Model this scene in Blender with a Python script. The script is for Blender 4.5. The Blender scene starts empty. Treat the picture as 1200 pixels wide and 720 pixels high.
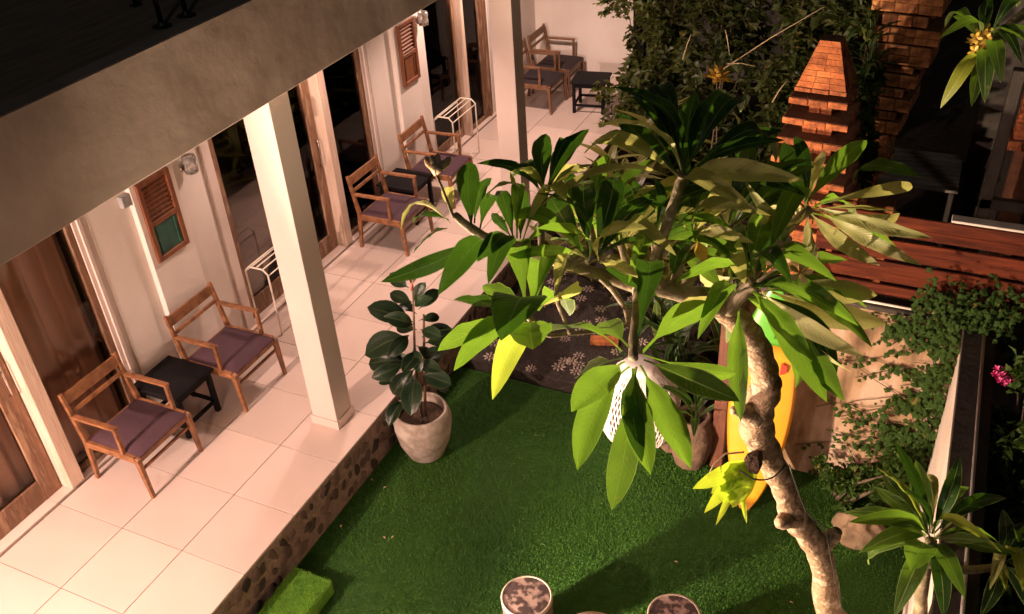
import bpy, bmesh, math, random
from mathutils import Vector, Matrix, noise
random.seed(11)
S = bpy.context.scene
COL = S.collection
# ------------------------------------------------------------------ camera
FPX = 1089.26
YAW, PITCH, ROLL = -0.471951, 0.600981, -0.069338
CAM = Vector((0, 0, 5.2))
_f = Vector((math.sin(YAW)*math.cos(PITCH), math.cos(YAW)*math.cos(PITCH), -math.sin(PITCH)))
_r = Vector((math.cos(YAW), -math.sin(YAW), 0)); _u = _r.cross(_f)
RT = _r*math.cos(ROLL) + _u*math.sin(ROLL); UP = -_r*math.sin(ROLL) + _u*math.cos(ROLL); FW = _f
cd = bpy.data.cameras.new('camera'); cam = bpy.data.objects.new('camera', cd); COL.objects.link(cam)
cd.sensor_width = 36; cd.lens = 36*FPX/1200; cd.clip_end = 500; cd.clip_start = 0.05
M = Matrix((RT, UP, -FW)).transposed().to_4x4(); M.translation = CAM; cam.matrix_world = M
S.camera = cam
# ------------------------------------------------------------------ sky, moon, exposure
w = bpy.data.worlds.new('World'); S.world = w; w.use_nodes = True
nt = w.node_tree; bg = nt.nodes['Background']
sky = nt.nodes.new('ShaderNodeTexSky'); sky.sky_type = 'NISHITA'; sky.sun_disc = False
sky.sun_elevation = math.radians(4); sky.sun_rotation = math.radians(200)
nt.links.new(sky.outputs[0], bg.inputs[0]); bg.inputs[1].default_value = 0.002
sl = bpy.data.lights.new('moon', 'SUN'); sl.energy = 0.06; sl.angle = math.radians(4); sl.color = (1, .9, .8)
so = bpy.data.objects.new('moon', sl); COL.objects.link(so); so.rotation_euler = (math.radians(50), 0, math.radians(30))
S.view_settings.view_transform = 'Standard'; S.view_settings.look = 'None'
S.view_settings.exposure = 0.85; S.view_settings.gamma = 1
S.cycles.max_bounces = 8; S.cycles.transparent_max_bounces = 12
S.cycles.sample_clamp_indirect = 4
LAMP_POS = Vector((-5.12, -0.9, 2.76)); LAMP_W = 980
GARDEN_POS = Vector((-3.45, 1.55, 0.40)); GARDEN_W = 1300
FILL_W = 110; GARDEN_FILL_W = 130

# ------------------------------------------------------------------ pixel to point (photo pixels, 1200 x 720)
def ray(px, py): return RT*((px-600)/FPX) - UP*((py-360)/FPX) + FW
def pd(px, py, d): return CAM + ray(px, py)*d
def pz(px, py, z): r = ray(px, py); return CAM + r*((z-CAM.z)/r.z)
def py_(px, py, y): r = ray(px, py); return CAM + r*((y-CAM.y)/r.y)
def px_(px, py, x): r = ray(px, py); return CAM + r*((x-CAM.x)/r.x)

# ------------------------------------------------------------------ materials
MATS = {}
def new_mat(name):
    m = bpy.data.materials.new(name); m.use_nodes = True; MATS[name] = m
    n = m.node_tree; b = n.nodes['Principled BSDF']
    return m, n, b
def ramp(n, stops):
    r = n.nodes.new('ShaderNodeValToRGB')
    while len(r.color_ramp.elements) < len(stops): r.color_ramp.elements.new(0.5)
    for e, (p, c) in zip(r.color_ramp.elements, stops): e.position = p; e.color = (*c, 1)
    return r
def mat(name, c1, c2=None, scale=6, rough=.6, bump=0, bscale=None, stretch=(1,1,1), detail=5, spec=.5, rnd=0, lo=.35, hi=.65, metal=0, coat=0, c3=None):
    m, n, b = new_mat(name); c2 = c2 or tuple(v*.75 for v in c1)
    tc = n.nodes.new('ShaderNodeTexCoord'); mp = n.nodes.new('ShaderNodeMapping'); mp.inputs['Scale'].default_value = stretch
    n.links.new(tc.outputs['Object'], mp.inputs[0])
    nz = n.nodes.new('ShaderNodeTexNoise'); nz.inputs['Scale'].default_value = scale; nz.inputs['Detail'].default_value = detail
    n.links.new(mp.outputs[0], nz.inputs['Vector'])
    stops = [(lo, c1), (hi, c2)] if c3 is None else [(lo, c1), ((lo+hi)/2, c2), (hi, c3)]
    r = ramp(n, stops); n.links.new(nz.outputs[0], r.inputs[0]); out = r.outputs[0]
    if rnd:
        oi = n.nodes.new('ShaderNodeObjectInfo'); mr = n.nodes.new('ShaderNodeMapRange')
        mr.inputs[3].default_value = 1-rnd; mr.inputs[4].default_value = 1+rnd; n.links.new(oi.outputs['Random'], mr.inputs[0])
        mx = n.nodes.new('ShaderNodeVectorMath'); mx.operation = 'SCALE'; n.links.new(out, mx.inputs[0]); n.links.new(mr.outputs[0], mx.inputs['Scale']); out = mx.outputs[0]
    n.links.new(out, b.inputs['Base Color'])
    b.inputs['Roughness'].default_value = rough; b.inputs['Specular IOR Level'].default_value = spec; b.inputs['Metallic'].default_value = metal
    if coat: b.inputs['Coat Weight'].default_value = coat
    if bump:
        nb = n.nodes.new('ShaderNodeTexNoise'); nb.inputs['Scale'].default_value = bscale or scale*3; nb.inputs['Detail'].default_value = 6
        n.links.new(mp.outputs[0], nb.inputs['Vector'])
        bp = n.nodes.new('ShaderNodeBump'); bp.inputs['Strength'].default_value = bump; bp.inputs['Distance'].default_value = .02
        n.links.new(nb.outputs[0], bp.inputs['Height']); n.links.new(bp.outputs[0], b.inputs['Normal'])
    return m
def leaf_mat(name, top, back, glow, rough=.4, trans=.4, rib=(.35,.45,.15), veins=46, rnd=.25, tipbrown=0, spec=.5, spots=.7):
    m, n, b = new_mat(name)
    uv = n.nodes.new('ShaderNodeUVMap'); sp = n.nodes.new('ShaderNodeSeparateXYZ'); n.links.new(uv.outputs[0], sp.inputs[0])
    def mth(op, a, bb=None):
        k = n.nodes.new('ShaderNodeMath'); k.operation = op
        for i, v in enumerate((a, bb)):
            if v is None: continue
            if isinstance(v, (int, float)): k.inputs[i].default_value = v
            else: n.links.new(v, k.inputs[i])
        return k.outputs[0]
    au = mth('ABSOLUTE', mth('SUBTRACT', sp.outputs[0], .5))
    vein = mth('SINE', mth('SUBTRACT', mth('MULTIPLY', sp.outputs[1], veins*3.0), mth('MULTIPLY', au, 34)))
    geo = n.nodes.new('ShaderNodeNewGeometry')
    mixb = n.nodes.new('ShaderNodeMixRGB'); mixb.inputs[1].default_value = (*top, 1); mixb.inputs[2].default_value = (*back, 1)
    n.links.new(geo.outputs['Backfacing'], mixb.inputs[0])
    tc = n.nodes.new('ShaderNodeTexCoord'); nz = n.nodes.new('ShaderNodeTexNoise'); nz.inputs['Scale'].default_value = 3.5; nz.inputs['Detail'].default_value = 4
    n.links.new(tc.outputs['Object'], nz.inputs['Vector'])
    oi = n.nodes.new('ShaderNodeObjectInfo')
    val = mth('ADD', mth('ADD', mth('MULTIPLY', vein, .03), mth('MULTIPLY', nz.outputs[0], .5)), mth('ADD', mth('MULTIPLY', oi.outputs['Random'], rnd*2), .75-rnd))
    sc = n.nodes.new('ShaderNodeVectorMath'); sc.operation = 'SCALE'; n.links.new(mixb.outputs[0], sc.inputs[0]); n.links.new(val, sc.inputs['Scale'])
    nz2 = n.nodes.new('ShaderNodeTexNoise'); nz2.inputs['Scale'].default_value = 11; nz2.inputs['Detail'].default_value = 3
    av = n.nodes.new('ShaderNodeVectorMath'); av.operation = 'ADD'; n.links.new(tc.outputs['Object'], av.inputs[0])
    cb = n.nodes.new('ShaderNodeCombineXYZ'); n.links.new(mth('MULTIPLY', oi.outputs['Random'], 40), cb.inputs[2]); n.links.new(cb.outputs[0], av.inputs[1]); n.links.new(av.outputs[0], nz2.inputs['Vector'])
    sp_ = n.nodes.new('ShaderNodeMixRGB'); sp_.inputs[2].default_value = (.20,.13,.035,1); n.links.new(sc.outputs[0], sp_.inputs[1])
    n.links.new(mth('MULTIPLY', mth('GREATER_THAN', nz2.outputs[0], .67), spots), sp_.inputs[0]); sc = sp_
    ribm = n.nodes.new('ShaderNodeMixRGB'); ribm.inputs[2].default_value = (*rib, 1); n.links.new(sc.outputs[0], ribm.inputs[1])
    n.links.new(mth('ADD', mth('LESS_THAN', au, .022), mth('MULTIPLY', mth('GREATER_THAN', au, .462), .85)), ribm.inputs[0])  # midrib, plus a pale marginal vein that also paints rim light on the edge
    n.links.new(ribm.outputs[0], b.inputs['Base Color'])
    b.inputs['Roughness'].default_value = rough; b.inputs['Specular IOR Level'].default_value = spec
    bp = n.nodes.new('ShaderNodeBump'); bp.inputs['Strength'].default_value = .12; bp.inputs['Distance'].default_value = .003
    n.links.new(vein, bp.inputs['Height']); n.links.new(bp.outputs[0], b.inputs['Normal'])
    tr = n.nodes.new('ShaderNodeBsdfTranslucent')
    sc2 = n.nodes.new('ShaderNodeVectorMath'); sc2.operation = 'SCALE'; sc2.inputs[0].default_value = glow; n.links.new(val, sc2.inputs['Scale'])
    n.links.new(sc2.outputs[0], tr.inputs[0])
    mx = n.nodes.new('ShaderNodeMixShader'); mx.inputs[0].default_value = trans
    n.links.new(b.outputs[0], mx.inputs[1]); n.links.new(tr.outputs[0], mx.inputs[2])
    n.links.new(mx.outputs[0], n.nodes['Material Output'].inputs['Surface'])
    return m

mat('tile', (.70,.56,.50), (.61,.485,.43), 1.1, .30, rnd=.06, detail=9, lo=.3, hi=.75, bump=.02, bscale=5)
mat('grout', (.13,.09,.075), (.10,.07,.06), 8, .9)
mat('wall_paint', (.76,.68,.63), (.67,.59,.53), 1.4, .8, bump=.06, bscale=60, detail=8)
mat('column_paint', (.64,.53,.48), (.59,.485,.435), 1.2, .7, bump=.04, bscale=50)
mat('fascia_paint', (.36,.275,.24), (.29,.22,.19), 1.1, .38, bump=.4, bscale=3.5, detail=7, c3=(.41,.32,.28))
mat('deck_wood', (.30,.22,.17), (.20,.15,.115), 5, .6, bump=.3, stretch=(5,.7,5))
mat('black_metal', (.012,.012,.013), (.02,.02,.02), 20, .45)
mat('black_paint', (.006,.0055,.007), (.009,.008,.009), 6, .6, bump=.05, spec=.12)
mat('teak', (.30,.13,.055), (.15,.06,.025), 14, .45, bump=.12, stretch=(1,1,1), rnd=.15)
mat('teak_dark', (.20,.095,.045), (.13,.06,.03), 14, .5, bump=.12, rnd=.15)
mat('door_wood', (.24,.125,.07), (.15,.075,.042), 9, .6, bump=.3, stretch=(2,2,.35), c3=(.34,.21,.13), rnd=.1)
mat('post_wood', (.70,.54,.44), (.58,.42,.32), 9, .6, bump=.2, stretch=(3,3,.3), rnd=.06)
mat('shutter_wood', (.22,.075,.03), (.13,.042,.018), 9, .5, bump=.2, stretch=(2,2,.5), rnd=.1)
mat('green_panel', (.035,.12,.085), (.02,.07,.055), 9, .45, detail=8)
mat('cushion', (.075,.034,.048), (.055,.024,.036), 90, .9, bump=.25, bscale=240)
mat('cushion_dark', (.03,.018,.022), (.02,.013,.016), 90, .9, bump=.25, bscale=240)
mat('curtain', (.72,.49,.39), (.60,.39,.30), 2, .85, bump=.1, bscale=120)
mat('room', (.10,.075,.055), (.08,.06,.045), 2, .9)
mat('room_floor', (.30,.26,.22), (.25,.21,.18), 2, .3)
mat('white_metal', (.78,.70,.60), (.70,.62,.52), 20, .4)
mat('chrome', (.7,.66,.6), (.6,.55,.5), 20, .2, metal=1)
mat('grey_plastic', (.35,.34,.34), None, 20, .5)
mat('mortar', (.30,.20,.155), (.20,.135,.10), 22, .9, bump=.5, bscale=60)
mat('stone', (.17,.105,.08), (.075,.046,.036), 9, .75, bump=.5, bscale=24, rnd=.75)
mat('soil', (.030,.021,.015), (.018,.012,.009), 8, .95, bump=.8, bscale=14)
mat('lawn_base', (.03,.10,.008), (.018,.07,.006), 1.3, .95, bump=.6, bscale=180, detail=8)
mat('grass_blade', (.055,.155,.012), (.028,.095,.008), .8, .75, detail=6, spec=.25)
mat('turf_light', (.15,.34,.022), (.09,.24,.016), 10, .8, detail=6, bump=.5, bscale=150)
mat('path_mortar', (.038,.026,.020), (.022,.015,.012), 14, .8, bump=.7, bscale=70)
mat('pebble_white', (.42,.33,.27), (.32,.25,.2), 20, .6, rnd=.25)
mat('pebble_dark', (.035,.026,.022), (.05,.037,.03), 20, .6, rnd=.4)
mat('brick', (.60,.20,.065), (.44,.125,.04), 9, .9, bump=.6, bscale=34, rnd=.30, c3=(.16,.05,.022), lo=.36, hi=.70, detail=8)
mat('brick_light', (.62,.30,.10), (.46,.19,.065), 9, .9, bump=.6, bscale=34, rnd=.35, c3=(.15,.06,.025), lo=.36, hi=.70, detail=8)
mat('brick_mortar', (.20,.085,.04), (.14,.06,.03), 12, .95, bump=.4, bscale=40)
mat('fence_wood', (.105,.022,.009), (.045,.010,.005), 7, .85, spec=.15, bump=.3, stretch=(.5,4,4), rnd=.22)
mat('bench_wood', (.28,.245,.21), (.20,.17,.145), 7, .5, bump=.2, rnd=.3)
mat('dark_wood', (.022,.016,.012), (.035,.026,.02), 7, .5, bump=.2, rnd=.3)
mat('red_wood', (.14,.045,.025), (.085,.028,.016), 7, .55, bump=.3, stretch=(3,3,.5))
mat('plaster', (.42,.285,.215), (.29,.175,.10), 2.4, .9, bump=.35, bscale=18, detail=10, c3=(.10,.055,.028), lo=.40, hi=.62, stretch=(1.5,1,.6))
mat('plaster_side', (.52,.42,.38), (.40,.31,.27), 2.5, .9, bump=.3, bscale=18, detail=8)
mat('wall_cap', (.05,.036,.028), (.03,.022,.018), 5, .85, bump=.4)
mat('clay_stone', (.15,.085,.055), (.085,.048,.032), 8, .85, bump=.7, bscale=20)
mat('pot_cement', (.44,.36,.30), (.28,.215,.17), 5, .8, bump=.5, bscale=14, detail=8, c3=(.50,.42,.36))
mat('mulch', (.09,.05,.028), (.04,.022,.013), 40, .95, bump=1, bscale=70)
mat('mosaic', (.30,.20,.18), (.05,.03,.03), 16, .5, detail=2, lo=.44, hi=.56, bump=.3, bscale=16)
mat('stool_side', (.12,.08,.07), (.07,.045,.04), 18, .6, bump=.3)
mat('stool_rim', (.42,.32,.27), None, 18, .5)
mat('table_stone', (.62,.46,.36), (.52,.38,.29), 12, .5)
mat('board_yellow', (.70,.31,.025), (.64,.27,.02), 3, .3, coat=.5)
mat('board_green', (.10,.36,.03), (.08,.30,.03), 3, .3, coat=.5)
mat('board_red', (.6,.04,.02), None, 3, .35)
mat('weave_white', (.86,.78,.76), (.78,.69,.67), 30, .65)
mat('bark', (.40,.265,.16), (.22,.135,.075), 16, .8, bump=.55, bscale=55, detail=8, c3=(.54,.41,.28), lo=.38, hi=.62)
mat('bark_green', (.34,.26,.17), (.20,.15,.085), 9, .7, bump=.5, bscale=30, c3=(.42,.33,.22))
mat('rubber_stem', (.12,.06,.03), (.08,.045,.025), 9, .7, bump=.4)
mat('sheath', (.30,.05,.03), (.2,.03,.02), 9, .5)
mat('wire', (.03,.025,.02), None, 9, .5)
mat('twig', (.10,.065,.04), (.06,.04,.025), 9, .8, bump=.4)
mat('rock', (.20,.125,.075), (.10,.062,.038), 4, .9, bump=.8, bscale=12)
mat('petal_yellow', (.80,.58,.10), (.75,.42,.05), 8, .5)
mat('petal_cream', (.75,.55,.32), (.62,.40,.20), 12, .5)
mat('petal_orange', (.80,.36,.03), (.75,.28,.02), 8, .5)
mat('petal_pink', (.65,.05,.22), (.5,.03,.16), 8, .5)
mat('petal_dry', (.55,.42,.27), (.32,.21,.12), 12, .7)
mat('pipe_white', (.7,.62,.55), None, 8, .5)
leaf_mat('leaf_green', (.040,.088,.017), (.11,.16,.045), (.20,.38,.03), trans=.42)
leaf_mat('leaf_dark', (.022,.060,.014), (.11,.15,.04), (.08,.20,.015), trans=.2, rough=.33)
leaf_mat('leaf_lit', (.52,.51,.20), (.64,.61,.29), (.65,.62,.18), trans=.35, rough=.45, rib=(.5,.5,.2))  # lit copy of the leaf: strong light painted in as a paler colour
leaf_mat('leaf_yellow', (.24,.29,.03), (.34,.36,.07), (.40,.50,.05), trans=.5, rough=.45, rib=(.5,.5,.1))
leaf_mat('leaf_orange', (.5,.30,.04), (.55,.36,.08), (.8,.5,.06), trans=.45, rough=.5, rib=(.6,.4,.1))
leaf_mat('leaf_rubber', (.008,.020,.008), (.035,.04,.02), (.03,.04,.01), trans=.06, rough=.3, rib=(.05,.06,.025), veins=60, spec=.25, spots=0)
leaf_mat('leaf_hedge', (.048,.066,.013), (.085,.09,.03), (.16,.18,.02), trans=.3, rough=.5, veins=10, rib=(.065,.08,.02))
leaf_mat('leaf_vine', (.030,.062,.010), (.05,.075,.02), (.10,.18,.015), trans=.25, rough=.75, veins=10, spec=.15, rib=(.045,.085,.018))
leaf_mat('leaf_strap', (.16,.16,.035), (.26,.24,.08), (.4,.38,.06), trans=.35, rough=.4, veins=0.0, rib=(.3,.28,.08))
leaf_mat('leaf_fern', (.52,.66,.05), (.56,.68,.09), (.75,.95,.06), trans=.45, rough=.5, rib=(.5,.55,.05), veins=8)
# door glass: thin pane that reflects at a grazing look and lets the room be seen
m, n, b = new_mat('glass')
n.nodes.remove(b); fr = n.nodes.new('ShaderNodeFresnel'); fr.inputs[0].default_value = 1.25
t_ = n.nodes.new('ShaderNodeBsdfTransparent'); t_.inputs[0].default_value = (.86,.82,.79,1)
g_ = n.nodes.new('ShaderNodeBsdfGlossy'); g_.inputs['Roughness'].default_value = .02
mx = n.nodes.new('ShaderNodeMixShader'); n.links.new(fr.outputs[0], mx.inputs[0]); n.links.new(t_.outputs[0], mx.inputs[1]); n.links.new(g_.outputs[0], mx.inputs[2])
n.links.new(mx.outputs[0], n.nodes['Material Output'].inputs[0])
m, n, b = new_mat('lamp_glass'); b.inputs['Base Color'].default_value = (.9,.85,.8,1); b.inputs['Roughness'].default_value = .12; b.inputs['Transmission Weight'].default_value = .85
m, n, b = new_mat('lamp_glow'); b.inputs['Emission Color'].default_value = (1,.72,.5,1); b.inputs['Emission Strength'].default_value = 20

# ------------------------------------------------------------------ mesh helpers
class MB:
    def __init__(s): s.v = []; s.f = []; s.uv = []
    def add(s, vs, fs, uvs=None):
        o = len(s.v); s.v += [tuple(v) for v in vs]; s.f += [tuple(i+o for i in f) for f in fs]
        s.uv += list(uvs) if uvs else [(0, 0)]*len(vs)
        return s
    def box(s, x0, x1, y0, y1, z0, z1):
        return s.add([(x0,y0,z0),(x1,y0,z0),(x1,y1,z0),(x0,y1,z0),(x0,y0,z1),(x1,y0,z1),(x1,y1,z1),(x0,y1,z1)],
                     [(3,2,1,0),(4,5,6,7),(0,1,5,4),(1,2,6,5),(2,3,7,6),(3,0,4,7)])
    def cbox(s, x0, x1, y0, y1, z0, z1, b=.004):
        bm = bmesh.new(); bmesh.ops.create_cube(bm, size=1)
        for v in bm.verts: v.co = Vector(((x0+x1)/2+v.co.x*(x1-x0), (y0+y1)/2+v.co.y*(y1-y0), (z0+z1)/2+v.co.z*(z1-z0)))
        bmesh.ops.bevel(bm, geom=bm.edges[:], offset=b, segments=1, affect='EDGES')
        bm.verts.index_update(); s.add([v.co[:] for v in bm.verts], [[v.index for v in f.verts] for f in bm.faces]); bm.free(); return s
    def bar(s, p, q, w, h, upv=(0,0,1), w2=None, h2=None):
        p, q = Vector(p), Vector(q); d = (q-p).normalized(); u = Vector(upv); sd = d.cross(u)
        if sd.length < 1e-4: sd = d.cross(Vector((0,1,0)))
        sd.normalize(); u = sd.cross(d); w2 = w2 or w; h2 = h2 or h; vs = []
        for c, a, b in ((p, w/2, h/2), (q, w2/2, h2/2)):
            k = min(a, b)*.18
            for sx, sy in ((-1,-1),(1,-1),(1,1),(-1,1)):
                if sx*sy > 0: vs += [c+sd*sx*a+u*sy*(b-k), c+sd*sx*(a-k)+u*sy*b]
                else: vs += [c+sd*sx*(a-k)+u*sy*b, c+sd*sx*a+u*sy*(b-k)]
        order = [1,0,3,2,5,4,7,6] if False else list(range(8))
        # sort ring by angle so the section is convex
        ring = sorted(range(8), key=lambda i: math.atan2((vs[i]-p).dot(u)/h, (vs[i]-p).dot(sd)/w))
        fs = [(ring[i], ring[(i+1)%8], ring[(i+1)%8]+8, ring[i]+8) for i in range(8)]
        fs += [tuple(reversed(ring)), tuple(i+8 for i in ring)]
        return s.add(vs, fs)
    def tube(s, pts, rad, n=8, bumpy=0, seed=0, cap=True):
        pts = [Vector(p) for p in pts]; m = len(pts)
        if not isinstance(rad, (list, tuple)): rad = [rad]*m
        vs = []; ref = None
        for i, p in enumerate(pts):
            d = (pts[min(i+1,m-1)]-pts[max(i-1,0)]).normalized()
            if ref is None: ref = d.orthogonal().normalized()
            ref = (ref - d*ref.dot(d)).normalized(); bn = d.cross(ref)
            for k in range(n):
                a = 2*math.pi*k/n; r = rad[i]
                if bumpy: r *= 1 + bumpy*noise.noise(p*9 + Vector((math.cos(a), math.sin(a), seed))*1.1)
                vs.append(p + ref*math.cos(a)*r + bn*math.sin(a)*r)
        fs = [(i*n+k, i*n+(k+1)%n, (i+1)*n+(k+1)%n, (i+1)*n+k) for i in range(m-1) for k in range(n)]
        if cap: fs += [tuple(reversed(range(n))), tuple(range((m-1)*n, m*n))]
        return s.add(vs, fs)
    def lathe(s, prof, n=24, c=(0,0,0), wob=0, cap=True):
        vs = []; m = len(prof)
        for r, z in prof:
            for k in range(n):
                a = 2*math.pi*k/n; rr = r*(1+wob*noise.noise(Vector((math.cos(a)*1.5, math.sin(a)*1.5, z*4))))
                vs.append((c[0]+rr*math.cos(a), c[1]+rr*math.sin(a), c[2]+z))
        fs = [(i*n+k, i*n+(k+1)%n, (i+1)*n+(k+1)%n, (i+1)*n+k) for i in range(m-1) for k in range(n)]
        if cap: fs += [tuple(reversed(range(n))), tuple(range((m-1)*n, m*n))]
        return s.add(vs, fs)
    def mesh(s, name, material, smooth=False):
        me = bpy.data.meshes.new(name); me.from_pydata(s.v, [], s.f)
        uvl = me.uv_layers.new(name='UVMap')
        for l in me.loops: uvl.data[l.index].uv = s.uv[l.vertex_index]
        me.materials.append(MATS[material])
        if smooth: me.polygons.foreach_set('use_smooth', [True]*len(me.polygons))
        me.update(); return me
    def build(s, name, material, parent=None, smooth=False):
        return link(name, s.mesh(name, material, smooth), parent)
def link(name, me, parent=None):
    o = bpy.data.objects.new(name, me); COL.objects.link(o)
    if parent: o.parent = parent
    return o
def tag(o, label=None, cat=None, group=None, kind=None):
    if label: o['label'] = label
    if cat: o['category'] = cat
    if group: o['group'] = group
    if kind: o['kind'] = kind
    return o
def thing(name, loc, label, cat, rz=0, group=None):
    o = bpy.data.objects.new(name, None); COL.objects.link(o); o.location = loc; o.rotation_euler.z = rz; o.empty_display_size = .1
    return tag(o, label, cat, group)
def struct(o): o['kind'] = 'structure'; return o
def copy_tree(o, parent=None):
    c = o.copy(); COL.objects.link(c); c.parent = parent
    for ch in o.children: copy_tree(ch, c)
    return c
def clone(o, loc, rz, label, group=None):
    c = copy_tree(o); c.location = loc; c.rotation_euler.z = rz; tag(c, label, None, group); return c

# leaf blade: base at the origin, tip at (0,1,0), arch bulging to +Z, folded along the midrib
def leaf_mesh(name, material, width=.27, arch=.12, fold=.18, peak=.58, stalk=.06, wave=0.0, twist=0, n=9, seed=0, sharp=1.0):
    mb = MB(); vs = []; uvs = []
    for i in range(n+1):
        t = i/n
        if t < stalk: wd = .010
        else:
            q = (t-stalk)/(1-stalk)
            a = q/peak if q < peak else (1-q)/(1-peak)
            wd = max(.010 if q < .5 else .0015, width/2*math.sin(min(1, a)*math.pi/2)**(.95*sharp if q < peak else .74*sharp))
        z = arch*4*t*(1-t) * (1.15-.3*t)
        for k, u in enumerate((-1, -.5, 0, .5, 1)):
            zz = z + abs(u)*wd*fold*2 - (abs(u)**2)*wd*fold*.9 + wave*math.sin(t*22+seed+u*1.2)*abs(u)*wd
            x = u*wd + twist*math.sin(t*3.1)*.05
            vs.append((x, t, zz)); uvs.append(((u+1)/2, t))
    fs = [(i*5+k, i*5+k+1, i*5+k+6, i*5+k+5) for i in range(n) for k in range(4)]
    mb.add(vs, fs, uvs); return mb.mesh(name, material, True)
def leaf_set(tagn, material, width, arches=(.03,.10,.18,.27), **kw):
    return [leaf_mesh('leaf', material, width*random.uniform(.92,1.1), a, random.uniform(.08,.34), wave=kw.get('wave', .16)*random.uniform(.3,1), seed=random.random()*9,
            peak=kw.get('peak',.58), stalk=kw.get('stalk',.07), sharp=kw.get('sharp',1.0), n=kw.get('n',9), twist=random.uniform(-1,1)) for a in arches for _ in range(2)]
LEAVES = {k: leaf_set(k, k, .195, sharp=1.0, peak=.50, stalk=.07, wave=.16, arches=(.04,.10,.17,.25,.34), n=14) for k in ('leaf_green', 'leaf_dark', 'leaf_lit', 'leaf_yellow')}
LEAVES['hang'] = leaf_set('h', 'leaf_green', .225, arches=(.03,.07,.11), sharp=1.0, peak=.58, stalk=.20, wave=.08, n=14)
def put_leaf(me, base, tip, hint, parent, wscale=1.0, roll=0.0):
    base, tip = Vector(base), Vector(tip); d = tip-base; L = d.length; dn = d/L; hint = Vector(hint)
    z = hint - dn*hint.dot(dn)
    if z.length < 1e-3: z = dn.orthogonal()
    z.normalize(); x = dn.cross(z); 
    if roll: R_ = Matrix.Rotation(roll, 3, dn); z = R_ @ z; x = R_ @ x
    o = link('leaf', me, None)
    mw = Matrix((x*L*wscale, dn*L, z*L)).transposed().to_4x4(); mw.translation = base
    if parent: o.parent = parent; o.matrix_local = parent.matrix_basis.inverted() @ mw
    else: o.matrix_world = mw
    return o
def tip_on_ray(base, px, py, L, sign):
    r = ray(px, py).normalized(); oc = CAM-base; b = r.dot(oc); c = oc.dot(oc)-L*L; disc = b*b-c
    t = -b + (sign*math.sqrt(disc) if disc > 0 else 0)
    return CAM + r*t

# ================================================================== STRUCTURE
LZ = -.45                                   # lawn level
o = MB().add([(-40,-20,LZ-.06),(40,-20,LZ-.06),(40,60,LZ-.06),(-40,60,LZ-.06)], [(0,1,2,3)]).build('ground', 'soil'); struct(o)
# lawn: a carpet of artificial grass
mb = MB(); NX, NY = 24, 30
for j in range(NY+1):
    for i in range(NX+1):
        x = -3.84+i*(4.36/NX); y = -.6+j*(6.82/NY); mb.v.append((x, y, LZ+.006*noise.noise(Vector((x*1.3, y*1.3, 0))))); mb.uv.append((0, 0))
mb.f = [(j*(NX+1)+i, j*(NX+1)+i+1, (j+1)*(NX+1)+i+1, (j+1)*(NX+1)+i) for j in range(NY) for i in range(NX)]
lawn = struct(mb.build('lawn', 'lawn_base'))
def blades(name, n, x0, x1, y0, y1, zf, h, material, parent=None):
    mb = MB()
    for _ in range(n):
        x = random.uniform(x0, x1); y = random.uniform(y0, y1); z = zf(x, y); a = random.uniform(0, 6.283); wv = random.uniform(.002, .0035); hh = h*random.uniform(.6, 1.25)
        lx, ly = random.uniform(-.6, .6)*hh, random.uniform(-.6, .6)*hh
        mb.v += [(x-wv*math.cos(a), y-wv*math.sin(a), z), (x+wv*math.cos(a), y+wv*math.sin(a), z), (x+lx, y+ly, z+hh)]
        k = len(mb.v); mb.f.append((k-3, k-2, k-1)); mb.uv += [(0,0)]*3
    o = mb.build(name, material, parent); o['kind'] = 'stuff'; return o
g = blades('grass', 210000, -3.83, .45, 2.6, 6.2, lambda x, y: LZ+.002, .016, 'grass_blade')
tag(g, 'short artificial green turf covering the courtyard', 'grass')
# terrace
XE, XT = -3.835, -5.655
tb = struct(MB().box(-5.95, XE-.012, -1.2, 12.75, -.52, -.008).build('terrace_floor', 'grout'))
xs = [XT, -5.0, -4.415, XE]
ys = [2.448+.602*k for k in range(-6, 18)]
tcache = {}
for j in range(len(ys)-1):
    y0, y1 = ys[j], min(ys[j+1], 12.62)
    if y1 <= y0: continue
    for i in range(3):
        wdt, dpt = xs[i+1]-xs[i], y1-y0; key = (i, round(dpt, 3))
        if key not in tcache: tcache[key] = MB().cbox(-wdt/2+.003, wdt/2-.003, -dpt/2+.003, dpt/2-.003, -.02, 0, .0015).mesh('tile', 'tile')
        t = link('tile', tcache[key], tb); t.location = ((xs[i]+xs[i+1])/2, (y0+y1)/2, random.uniform(-.0006, .0006))
    key = ('t', round(dpt, 3))
    if key not in tcache: tcache[key] = MB().cbox(-.14, .135, -dpt/2+.002, dpt/2-.002, -.02, .012, .002).mesh('tile', 'tile')
    t = link('tile', tcache[key], tb); t.location = (XT-.155, (y0+y1)/2, 0)
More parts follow.
